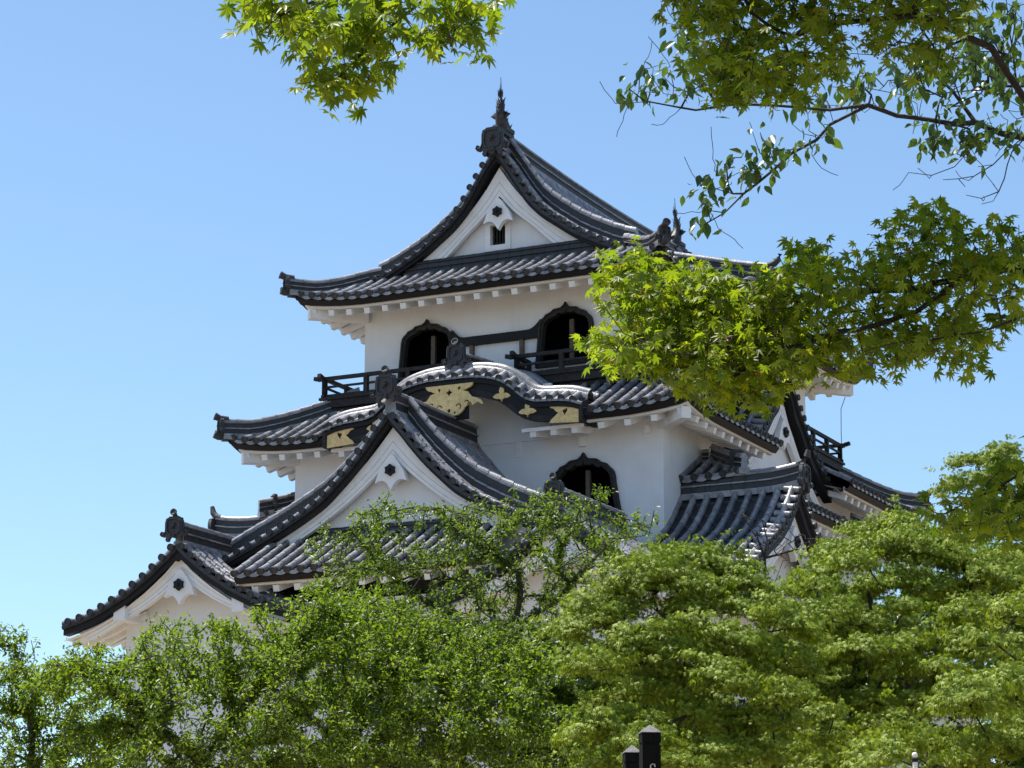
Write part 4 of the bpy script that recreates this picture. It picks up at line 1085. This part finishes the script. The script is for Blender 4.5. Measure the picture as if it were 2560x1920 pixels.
# ------------------------------------------------------------------ cherry with bare arching twigs, top right
ch = empty('cherry_tree', (5.6, 16.2, GZ(16.2)))
tag(ch, 'thin-leaved cherry with long arching branches against the sky at top right', 'tree')
tr = Tree((5.6, 16.2, GZ(16.2)-.1))
k0 = tr.limb(0, [(5.3, 16.2, 2.6), at(3150, 700, 16.1), at(2720, 420, 16.0), at(2560, 345, 16)], .25, 0, .01)
def c2(pts, D, dv=.0): return [at(1500+x*.4792, y*.4792, D+dv*i) for i, (x, y) in enumerate(pts)]
tr.limb(k0, c2([(2100, 700), (1960, 640), (1850, 650), (1550, 605), (1400, 550), (1200, 575), (900, 550), (700, 545), (500, 575), (250, 530), (80, 540)], 16, -.05), .1, 0, .004)
tr.limb(tr.nearest(c2([(1400, 550)], 15.8)[0]), c2([(1300, 600), (1200, 650), (1130, 730), (1000, 800), (900, 890), (750, 1010), (650, 1110), (530, 1180)], 15.8, -.04), .1, 0, .003)
tr.limb(k0, c2([(2330, 470), (2210, 450), (2100, 450), (1850, 480), (1600, 500), (1500, 480), (1300, 440), (1150, 380)], 16.2, .02), .1, 0, .004)
tr.limb(tr.nearest(c2([(1960, 640)], 15.95)[0]), c2([(1880, 530), (1780, 420), (1560, 230), (1440, 130)], 16, .05), .1, 0, .004)
tr.limb(k0, c2([(2260, 500), (2200, 600), (2160, 330), (2120, 0), (2080, -150)], 16.4), .1, 0, .004)
tips_leaf = []
def ctips(P, n, D, sp=.15):
    P = [(1500+x*.4792, y*.4792) for x, y in P]; q = sample(P, n, 1.0); return at(q[:, 0], q[:, 1], D+rng.normal(0, sp, n))
T1 = np.vstack([ctips([(60, 480), (250, 360), (420, 340), (560, 420), (800, 500), (560, 560), (300, 540), (150, 540)], 26, 15.6),
                ctips([(480, 1010), (600, 850), (800, 700), (960, 720), (1040, 760), (900, 900), (760, 1000), (660, 1120), (480, 1190)], 42, 15.5, .08),
                ctips([(850, 490), (1000, 480), (1500, 330), (1900, 260), (1900, 620), (1600, 520), (1000, 560)], 95, 15.9),
                ctips([(400, 110), (520, 150), (560, 330), (430, 300)], 16, 15.7),
                ctips([(1640, 640), (1900, 650), (2200, 620), (2200, 760), (1950, 840), (1700, 760)], 38, 15.9),
                ctips([(1900, 60), (2210, 0), (2210, 560), (1950, 500), (1880, 240)], 85, 16.1),
                ctips([(1060, 620), (1250, 640), (1220, 730), (1060, 740)], 7, 15.6)])
tr.grow(T1, step=.09, bias=.08, sag=.05, jit=.1)
bare = c2([(1610, 900), (1800, 940), (1910, 1020), (1990, 1065), (1750, 820), (1700, 850), (1650, 500), (1520, 360)], 15.9)
tr.limb(k0, c2([(2150, 790), (2110, 930), (2080, 1000), (1990, 1035), (1910, 1018)], 15.9), .08, 0, .004)
tr.limb(k0, c2([(2120, 790), (2050, 860), (1950, 920), (1790, 938)], 15.85), .08, 0, .004)
tr.limb(tr.nearest(c2([(1960, 640)], 15.95)[0]), c2([(1930, 780), (1850, 870), (1730, 915), (1610, 900)], 15.8), .08, 0, .004)
tr.limb(tr.nearest(c2([(2080, 1000)], 15.9)[0]), c2([(2050, 1050), (1990, 1065)], 15.9), .08)
q = rng.choice(np.arange(30, len(tr.P)), 260); tw = np.array(tr.P)[q]+rng.normal(0, .11, (260, 3)); tr.grow(tw, step=.04, bias=.05, sag=.08, jit=.04)
n = 950; kk = rng.integers(0, len(T1), n); pos = T1[kk]+rng.normal(0, .045, (n, 3))
tip = np.stack([rng.normal(-.15, .5, n), rng.normal(0, .5, n), -.8+rng.normal(0, .4, n)], -1); nor = rng.normal(0, 1, (n, 3))*.8+np.array([0, -.5, .6])
W, F = place(oval_leaf(), pos, tip, nor, .105*rng.uniform(.5, 1.05, n)); big_mesh('foliage', W, F, M_cherry, ch)
tr.mesh('branches', .0022, bark_d, ch, ex=.42, rmax=.12)

# ------------------------------------------------------------------ leafy cherries below the keep
def twiggy_tree(name, label, trunk, polys, size, m, sd, th, spread=.16, group=None, barkm=bark, r0=.006, leafs=None):
    root = empty(name, trunk[0]); tag(root, label, 'tree', group)
    t = Tree(np.array(trunk[0])-np.array([0, 0, .15])); k = t.limb(0, trunk[1:], .3, 0, .02)
    TT = []
    for P2, nt, D, sp in polys:
        q = sample(P2, nt); TT.append(at(q[:, 0], q[:, 1], D+rng.normal(0, sp, nt)))
    return root, t, np.vstack(TT)
def finish_twiggy(root, t, T, per, size, m, r0, barkm, spread=.15, step=.22, up=.25):
    t.grow(T, step=step, bias=.10, sag=.07, jit=.12)
    # leaves sit along the last stretch of every twig
    P = np.array(t.P); par = np.array(t.par); ch_ = np.zeros(len(P), int)
    for i in range(1, len(P)): ch_[par[i]] += 1
    ends = np.where(ch_ == 0)[0]; pos = []; dr = []
    for e in ends:
        k = e; path = [P[e]]
        for _ in range(7):
            if par[k] < 0: break
            k = par[k]; path.append(P[k])
        path = np.array(path); u = rng.random(per)**1.1*(len(path)-1.001); i = u.astype(int); f = (u-i)[:, None]
        pos.append(path[i]*(1-f)+path[np.minimum(i+1, len(path)-1)]*f+rng.normal(0, spread*.35, (per, 3))); dr.append(np.repeat(unit(path[0]-path[-1])[None], per, 0))
    pos = np.vstack(pos); dr = np.vstack(dr); n = len(pos)
    tip = dr*.5+rng.normal(0, .65, (n, 3))+np.array([0, 0, -.28]); nor = rng.normal(0, .5, (n, 3))+np.array([0, -.1, 1.0])
    W, F = place(oval_small(), pos, tip, nor, size*rng.uniform(.6, 1.15, n)); big_mesh('foliage', W, F, m, root)
    t.mesh('branches', r0, barkm, root, ex=.44, rmax=.3)
    return n

G1 = 'leafy cherry trees below the keep'
D2 = 38.
q0 = at(95*D_, 1640*D_, 40); x0 = q0[0]
root, t, T = twiggy_tree('cherry_tree', 'light green leafy tree at the far left edge below the gable', [(x0-.4, 40.4, GZ(40)), (x0-.2, 40.2, 2.2), at(70*D_, 1600*D_, 40), at(60*D_, 1540*D_, 40)],
    [([(-60, 1345), (30, 1350), (90, 1385), (60, 1400), (-60, 1400)], 40, 40.3, .3), ([(-60, 1400), (0, 1430), (60, 1435), (140, 1450), (220, 1500), (280, 1580), (300, 1680), (-60, 1680)], 460, 40, .7)], .1, M_mid, 1, 1, group=G1)
finish_twiggy(root, t, T, 76, .086, M_mid, .006, bark)
q0 = at(440*D_, 1640*D_, D2); x0 = q0[0]
root, t, T = twiggy_tree('cherry_tree', 'wide yellow-green leafy tree under the left gables of the keep', [(x0, D2+.3, GZ(D2)), (x0-.05, D2+.2, 2.4), at(435*D_, 1650*D_, D2), at(430*D_, 1600*D_, D2)],
    [([(70, 1440), (150, 1385), (290, 1400), (330, 1340), (400, 1325), (450, 1340), (520, 1335), (570, 1390), (500, 1480), (350, 1560), (200, 1480)], 360, D2, .5),
     ([(150, 1440), (330, 1420), (560, 1400), (640, 1420), (700, 1500), (800, 1560), (820, 1680), (150, 1680), (250, 1560)], 620, D2-.3, .8),
     ([(60, 1435), (200, 1420), (350, 1560), (350, 1690), (100, 1690), (90, 1560)], 230, D2+.5, .5),
     ([(540, 1330), (600, 1290), (700, 1245), (720, 1290), (760, 1330), (900, 1390), (800, 1450), (640, 1430), (560, 1390)], 240, D2+.6, .5)], .1, M_mid, 1, 1, group=G1)
k_ = t.nearest(at(435*D_, 1650*D_, D2))
t.limb(k_, [at(350*D_, 1580*D_, D2-.2), at(250*D_, 1500*D_, D2-.2), at(190*D_, 1450*D_, D2)], .25, 0, .02)
t.limb(k_, [at(500*D_, 1560*D_, D2), at(560*D_, 1480*D_, D2+.2), at(640*D_, 1400*D_, D2+.4), at(700*D_, 1320*D_, D2+.6)], .25, 0, .02)
finish_twiggy(root, t, T, 76, .086, M_mid, .006, bark)
D3 = 39.
q0 = at(740*D_, 1640*D_, D3); x0 = q0[0]
root, t, T = twiggy_tree('cherry_tree', 'full green tree in the bottom middle with crossing grey branches', [(x0, D3+.3, GZ(D3)), (x0, D3, 2.6), at(740*D_, 1640*D_, D3), at(790*D_, 1560*D_, D3)],
    [([(640, 1440), (760, 1400), (900, 1400), (1000, 1420), (1100, 1470), (1200, 1500), (1260, 1560), (1330, 1680), (700, 1680), (720, 1560)], 640, D3-.4, .8),
     ([(700, 1290), (820, 1270), (960, 1320), (1060, 1350), (1200, 1400), (1250, 1470), (1000, 1460), (760, 1420)], 330, D3+.4, .5)], .1, M_mid, 1, 1, group=G1)
k_ = t.nearest(at(740*D_, 1640*D_, D3))
t.limb(k_, [at(900*D_, 1560*D_, D3), at(1050*D_, 1520*D_, D3), at(1180*D_, 1490*D_, D3)], .25, 0, .02)
t.limb(k_, [at(680*D_, 1560*D_, D3-.5), at(600*D_, 1470*D_, D3-.5), at(560*D_, 1400*D_, D3-.3)], .25, 0, .02)
finish_twiggy(root, t, T, 76, .086, M_mid, .006, bark)
D4 = 46.
q0 = at(1130*D_, 1420*D_, D4); x0 = q0[0]
root, t, T = twiggy_tree('cherry_tree', 'sparse dark green tree with a thick grey trunk standing before the front of the keep', [(x0, D4, GZ(D4)), (x0-.1, D4, 3.5), at(1110*D_, 1370*D_, D4), at(1125*D_, 1280*D_, D4), at(1118*D_, 1235*D_, D4)],
    [([(640, 1200), (690, 1140), (740, 1120), (800, 1080), (860, 1050), (900, 1090), (960, 1090), (1060, 1075), (1120, 1060), (1170, 1030), (1200, 1080), (1060, 1180), (900, 1230), (760, 1250)], 260, D4, .8),
     ([(1100, 1150), (1180, 1060), (1240, 1050), (1310, 1040), (1330, 1070), (1240, 1110), (1340, 1110), (1430, 1100), (1420, 1150), (1380, 1170), (1300, 1210), (1200, 1240)], 150, D4, .7),
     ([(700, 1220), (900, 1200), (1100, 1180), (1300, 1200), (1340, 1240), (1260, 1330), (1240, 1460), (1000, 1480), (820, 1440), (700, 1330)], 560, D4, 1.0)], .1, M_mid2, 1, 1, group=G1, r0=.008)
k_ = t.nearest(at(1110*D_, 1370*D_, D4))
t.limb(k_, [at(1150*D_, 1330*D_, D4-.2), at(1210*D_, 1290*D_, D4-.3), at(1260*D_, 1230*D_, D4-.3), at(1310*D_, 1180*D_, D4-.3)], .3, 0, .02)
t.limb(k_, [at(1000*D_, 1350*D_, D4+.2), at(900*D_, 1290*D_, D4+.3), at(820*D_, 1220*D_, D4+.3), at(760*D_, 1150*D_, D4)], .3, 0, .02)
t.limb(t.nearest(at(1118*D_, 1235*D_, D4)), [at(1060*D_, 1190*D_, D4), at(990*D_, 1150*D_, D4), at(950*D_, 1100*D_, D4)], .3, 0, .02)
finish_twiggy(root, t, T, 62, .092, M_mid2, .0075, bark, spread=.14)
# ------------------------------------------------------------------ cloud-pruned looking maples, lower right
def pad_maple(label, trunk, limbs, pads, m, size=.066, group='layered maples at the lower right', dens=1.0, barkm=bark_d, rim=.5):
    """pads: (cx, cy, half width, half height) in sketch pixels + depth"""
    root = empty('maple_tree', trunk[0]); tag(root, label, 'tree', group)
    t = Tree(np.array(trunk[0])-np.array([0, 0, .15])); k = t.limb(0, trunk[1:], .3, 0, .02)
    for lb in limbs:
        p0 = at(lb[0][0]*D_, lb[0][1]*D_, lb[0][2]); k = t.nearest(p0); t.limb(k, [at(a*D_, b*D_, c) for a, b, c in lb], .25, 0, .03)
    parts = []; tips = []; mx_ = float(np.mean([q[0] for q in pads])); sx_ = float(np.std([q[0] for q in pads]))+1
    for cx, cy, hw, hh, Y in pads:
        tilt = -.16*(cx-mx_)/sx_+rng.normal(0, .14); hh *= rng.uniform(.85, 1.35)
        c = at(cx*D_, cy*D_, Y); pxm = D_*Y/FPX; rx, rz = hw*pxm, hh*pxm; ry = rx*.8
        for s_ in range(int(5+rx*9)):
            a = rng.random()*6.283; r = math.sqrt(rng.random())*.8
            tips.append(c+np.array([rx*r*math.cos(a), ry*r*math.sin(a), rz*(.75*math.sqrt(1-r*r))-.08]))
        n = int(dens*2400*rx*ry/.30)
        # small sprays (each a few leaves wide) over a rounded cap; the underside stays open
        ns = max(8, n//13); a = rng.random(ns)*6.283; ph = np.arccos(1-rng.random(ns)*.66)      # angle from the top
        wob = 1+.20*np.sin(a*3+cx)+.14*np.sin(a*5+cy); st, ct = np.sin(ph), np.cos(ph)
        lump = 1+.13*np.sin(a*4+ph*5+cx*.1)+.10*np.sin(a*7-ph*6+cy*.2)
        nrm = np.stack([st*np.cos(a), st*np.sin(a), ct], -1)
        sp = c+nrm*np.array([rx, ry, rz])*(wob*lump*rng.uniform(.86, 1.05, ns))[:, None]
        sp[:, 2] += (sp[:, 0]-c[0])*tilt; loose = rng.random(ns) < .16; sp[loose] += rng.normal(0, 1, (int(loose.sum()), 3))*np.array([.18, .18, .16])-np.array([0, 0, .12])
        kk = rng.integers(0, ns, n); pos = sp[kk]+rng.normal(0, 1, (n, 3))*np.array([.058, .058, .026])
        o = nrm[kk]; flat_ = np.array([1, 1, 0.])
        tip = o*flat_*.6+rng.normal(0, .45, (n, 3))+np.array([0, 0, -.85]); nor = o*flat_*1.1+rng.normal(0, .34, (n, 3))+np.array([0, 0, .55])
        parts.append(place(maple_leaf(5), pos, tip, nor, size*rng.uniform(.65, 1.15, n)))
    t.grow(np.array(tips), step=.22, bias=.10, sag=.05, jit=.12)
    V, F = merge(parts); big_mesh('foliage', V, F, m, root)
    t.mesh('limbs', .0075, barkm, root, ex=.44, rmax=.28)
    return len(V)

def fill(P, nx, ny, Y, hw, hh, slope_=0.0, seed=1):
    """crown masses of uneven size scattered through an outline, none too close to another"""
    r = np.random.default_rng(seed); P = np.array(P, float); lo, hi = P.min(0), P.max(0); out = []; tries = 0
    while len(out) < nx*ny*.66 and tries < 4000:
        tries += 1; x, y = lo+(hi-lo)*r.random(2)
        if not inpoly(np.array([x]), np.array([y]), P)[0]: continue
        k = r.uniform(.6, 1.45)
        if all(((x-q[0])/(.5*(hw*k+q[2])))**2+((y-q[1])/(.62*(hh*k+q[3])))**2 > 1.15 for q in out):
            out.append((x, y, hw*k, hh*k, Y+slope_*(y-lo[1])/(hi[1]-lo[1])+r.uniform(-1.0, .8)))
    return out
# the tree on the left of the group
PF1 = [(1230, 1330), (1370, 1290), (1600, 1290), (1700, 1320), (1740, 1450), (1700, 1560), (1640, 1680), (1300, 1680), (1290, 1560), (1250, 1440)]
pads = [(1480, 1222, 95, 30, 35.4), (1405, 1240, 60, 28, 35.0), (1560, 1232, 70, 28, 35.2), (1380, 1275, 75, 30, 34.8), (1490, 1275, 80, 30, 34.6), (1610, 1275, 65, 30, 35.0), (1265, 1322, 60, 28, 35), (1340, 1325, 60, 30, 34.6), (1655, 1325, 55, 28, 35)]
pads = [(a, b+14, c, d*1.55, e) for a, b, c, d, e in pads]+fill(PF1, 6, 9, 35.0, 72, 46, -2.2, 3)
pad_maple('rounded yellow-green maple at the left of its group, under the right porch', [at(1640*D_, 1720*D_, 35)*np.array([1, 1, 0])+np.array([0, 0, GZ(35)]), at(1640*D_, 1760*D_, 35), at(1590*D_, 1560*D_, 35.2), at(1560*D_, 1460*D_, 35.2)],
    [[(1560, 1400, 35.2), (1500, 1350, 35.2), (1460, 1340, 35.1), (1420, 1320, 35)], [(1520, 1340, 35.2), (1470, 1290, 35.2), (1450, 1260, 35.2)], [(1500, 1480, 34.6), (1400, 1440, 34.4), (1330, 1400, 34.4)], [(1620, 1440, 35), (1660, 1360, 35)]], pads, M_map)
# the tree in the middle, taller and set further back
PF2 = [(1720, 1290), (1760, 1240), (1900, 1180), (2020, 1180), (2160, 1220), (2230, 1260), (2240, 1420), (2200, 1540), (2020, 1600), (1900, 1680), (1650, 1680), (1700, 1500), (1740, 1400)]
pads = [(1865, 1153, 55, 24, 39.6), (1945, 1135, 62, 22, 39.6), (1985, 1168, 55, 24, 39.2), (1810, 1200, 60, 28, 39), (1900, 1195, 70, 28, 38.8), (1990, 1205, 70, 28, 38.8), (2070, 1215, 65, 28, 38.9), (1760, 1245, 60, 28, 38.7), (2160, 1225, 60, 28, 39), (1690, 1290, 45, 24, 38.6)]
pads = [(a, b+14, c, d*1.5, e) for a, b, c, d, e in pads]+fill(PF2, 7, 10, 38.6, 76, 48, -2.6, 5)
pad_maple('broad maple in the middle of its group, rising to the far end of the roofs', [at(2060*D_, 1720*D_, 38)*np.array([1, 1, 0])+np.array([0, 0, GZ(38)]), at(2060*D_, 1750*D_, 38), at(2010*D_, 1600*D_, 38.2), at(1960*D_, 1500*D_, 38.2)],
    [[(1960, 1480, 38.2), (1900, 1400, 38.2), (1880, 1300, 38.4), (1880, 1220, 38.6)], [(2010, 1600, 38.2), (1900, 1570, 37.8), (1800, 1500, 37.4), (1740, 1440, 37.2)], [(1970, 1480, 38.2), (2050, 1360, 38.4), (2080, 1280, 38.5)], [(2020, 1600, 38), (2120, 1480, 38), (2190, 1380, 38)]], pads, M_map)
# the bright one in the bottom right corner
PF3 = [(2230, 1440), (2230, 1680), (1900, 1680), (1990, 1600), (2080, 1550), (2150, 1490)]
pads = [(2190, 1340, 45, 24, 33), (2140, 1400, 50, 24, 32.8)]+fill(PF3, 4, 6, 32, 80, 50, -1.6, 9)
pad_maple('bright sunlit maple in the bottom right corner of the group', [at(2330*D_, 1720*D_, 32)*np.array([1, 1, 0])+np.array([0, 0, GZ(32)]), at(2300*D_, 1750*D_, 32), at(2260*D_, 1640*D_, 32), at(2200*D_, 1540*D_, 32)],
    [[(2200, 1600, 32), (2100, 1620, 31.6), (2020, 1640, 31.4)]], pads, M_map)
# further trees behind: they close the gaps under the crowns
PF4 = [(2050, 1060), (2120, 990), (2190, 985), (2240, 1010), (2240, 1170), (2130, 1150), (2060, 1120)]
pads = [(2090, 1010, 55, 22, 47), (2160, 990, 50, 22, 47), (2060, 1060, 45, 22, 46.8), (2130, 1050, 60, 26, 46.6), (2200, 1040, 60, 26, 46.8), (2230, 1090, 50, 26, 46.6), (2160, 1110, 60, 26, 46.4), (2100, 1140, 60, 26, 46.4), (2200, 1160, 60, 26, 46.3), (2090, 1190, 60, 26, 46.3), (2180, 1210, 60, 26, 46.3)]
pad_maple('pale yellow-green maple far back at the right edge of the picture', [at(2280*D_, 1720*D_, 47)*np.array([1, 1, 0])+np.array([0, 0, GZ(47)]), at(2270*D_, 1500*D_, 47), at(2210*D_, 1250*D_, 47), at(2170*D_, 1120*D_, 47)], [], pads, M_map, dens=.8)
PB4 = [(1180, 1450), (1330, 1400), (1700, 1380), (1900, 1300), (2240, 1240), (2240, 1690), (1180, 1690)]
pads = fill(PB4, 15, 10, 43.5, 110, 60, -1, 12)
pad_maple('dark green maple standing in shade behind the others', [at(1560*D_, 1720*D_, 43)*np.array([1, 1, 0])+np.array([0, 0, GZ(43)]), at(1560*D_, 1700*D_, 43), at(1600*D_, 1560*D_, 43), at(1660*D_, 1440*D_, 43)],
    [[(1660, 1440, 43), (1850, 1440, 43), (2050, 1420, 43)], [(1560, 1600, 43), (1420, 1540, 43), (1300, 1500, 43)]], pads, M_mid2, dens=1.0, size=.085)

PB5 = [(620, 1400), (900, 1380), (1200, 1420), (1330, 1500), (1480, 1600), (1480, 1690), (560, 1690)]
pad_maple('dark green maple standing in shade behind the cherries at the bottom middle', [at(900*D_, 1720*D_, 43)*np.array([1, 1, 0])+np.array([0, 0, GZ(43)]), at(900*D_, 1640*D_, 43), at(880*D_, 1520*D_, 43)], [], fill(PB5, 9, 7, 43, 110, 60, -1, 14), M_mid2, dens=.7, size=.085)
# leafless little tree in front of the right porch
bt = empty('bare_tree', (0, 0, 0)); p0 = at(1918, 1460, 48)
bt.location = (p0[0], 48, GZ(48)); tag(bt, 'small leafless dark tree in front of the right porch gable', 'tree')
t = Tree((p0[0], 48, GZ(48)-.1)); k = t.limb(0, [at(1916, 1700, 48), at(1917, 1500, 48), at(1912, 1440, 48), at(1912, 1395, 48)], .25, 0, .01)
t.limb(k, [at(1895, 1350, 48), at(1870, 1310, 48.1), at(1850, 1270, 48.2)], .2, 0, .02); t.limb(k, [at(1950, 1385, 48), at(1985, 1375, 47.9), at(2040, 1360, 47.8), at(2085, 1352, 47.7)], .2, 0, .02)
t.limb(k, [at(1918, 1350, 48), at(1905, 1300, 48)], .2, 0, .02); t.limb(t.nearest(at(1917, 1470, 48)), [at(1945, 1435, 48), at(1958, 1400, 48)], .15, 0, .01)
q = sample([(1835, 1265), (1880, 1300), (1940, 1295), (1990, 1330), (2085, 1335), (2085, 1372), (2000, 1395), (1960, 1440), (1930, 1400), (1870, 1360)], 110, 1.0)
t.grow(at(q[:, 0], q[:, 1], 48+rng.normal(0, .35, 110)), step=.12, bias=.05, sag=.08, jit=.12)
t.mesh('branches', .0062, bark_d, bt, ex=.38, rmax=.12)

# ------------------------------------------------------------------ posts
def post(px, top_y, wpx, Y, cap_h, label, hook=False):
    c = at(px, top_y, Y); w = wpx*Y/FPX; g = GZ(Y)
    root = empty('wooden_post', (c[0], Y, g), rad(8)); tag(root, label, 'post', 'black posts with pyramid caps')
    H = c[2]-g; hc = cap_h*Y/FPX
    b = MB(); b.box((0, 0, (H-hc-.33*w*2)/2), (w*.965, w*.965, H-hc-.33*w*2)); b.box((0, 0, H-hc-.62*w), (w*.86, w*.86, .16*w))
    b.box((0, 0, H-hc-.29*w), (w, w, .50*w)); b.build('shaft', 'post_black', root)
    a = w*.54; q = MB(); q.add([(-a, -a, H-hc), (a, -a, H-hc), (a, a, H-hc), (-a, a, H-hc), (0, 0, H), (-a, -a, H-hc-.03*w), (a, -a, H-hc-.03*w), (a, a, H-hc-.03*w), (-a, a, H-hc-.03*w)],
        [(0,1,4), (1,2,4), (2,3,4), (3,0,4), (5,6,1,0), (6,7,2,1), (7,8,3,2), (8,5,0,3), (8,7,6,5)]); q.build('metal_cap', 'cap', root)
    if hook:
        h = MB(); z = H-hc-1.72*w; h.tube([(-.04*w*2, -w*.5, z-.35*w), (-.04*w*2, -w*.56, z), (.0, -w*.58, z+.05*w), (.13*w, -w*.56, z+.03*w), (.15*w, -w*.53, z-.1*w)], [.035*w]*5, 6)
        h.build('hook', 'steel', root)
    # the rest of the railing they belong to, below the frame
    return root, w, H
M['cap'] = mat('weathered_metal', (0.20, 0.185, 0.18), .6, col2=(.12, .11, .105), vscale=20, metal=.3, bump=.2, bscale=60)
M['steel'] = mat('steel', (0.5, 0.5, 0.47), .4, metal=.8)
post(1624, 1811, 47.5, 21.0, 21, 'taller black wooden post with a grey pyramid cap and a small metal hook', True)
post(1579.5, 1862, 41, 23.5, 20, 'shorter black wooden post with a plain pyramid cap, left of the taller one')
# white ball-topped lamp glimpsed between the maples
lp_ = at(2287, 1888, 29.5); lr = empty('globe_lamp', (lp_[0], 29.5, GZ(29.5))); tag(lr, 'small white round lamp head glimpsed between the maples at the bottom edge', 'lamp')
M['lampwhite'] = mat('lamp_white', (.8, .78, .72), .5); H = lp_[2]-GZ(29.5)
b = MB(); R_ = .034
b.grid([[(R_*math.sin(u)*math.cos(v), R_*math.sin(u)*math.sin(v), H+R_*math.cos(u)) for v in np.linspace(0, 6.283, 17)] for u in np.linspace(0.01, 3.13, 9)]); b.build('globe', 'lampwhite', lr, True)
b = MB(); b.cyl((0, 0, H-.075), (0, 0, 1), .036, .035, 12); b.build('collar', 'blackwood', lr)
b = MB(); b.cyl((0, 0, 0), (0, 0, 1), .028, H-.078, 10); b.build('lamp_post', 'lampwhite', lr)
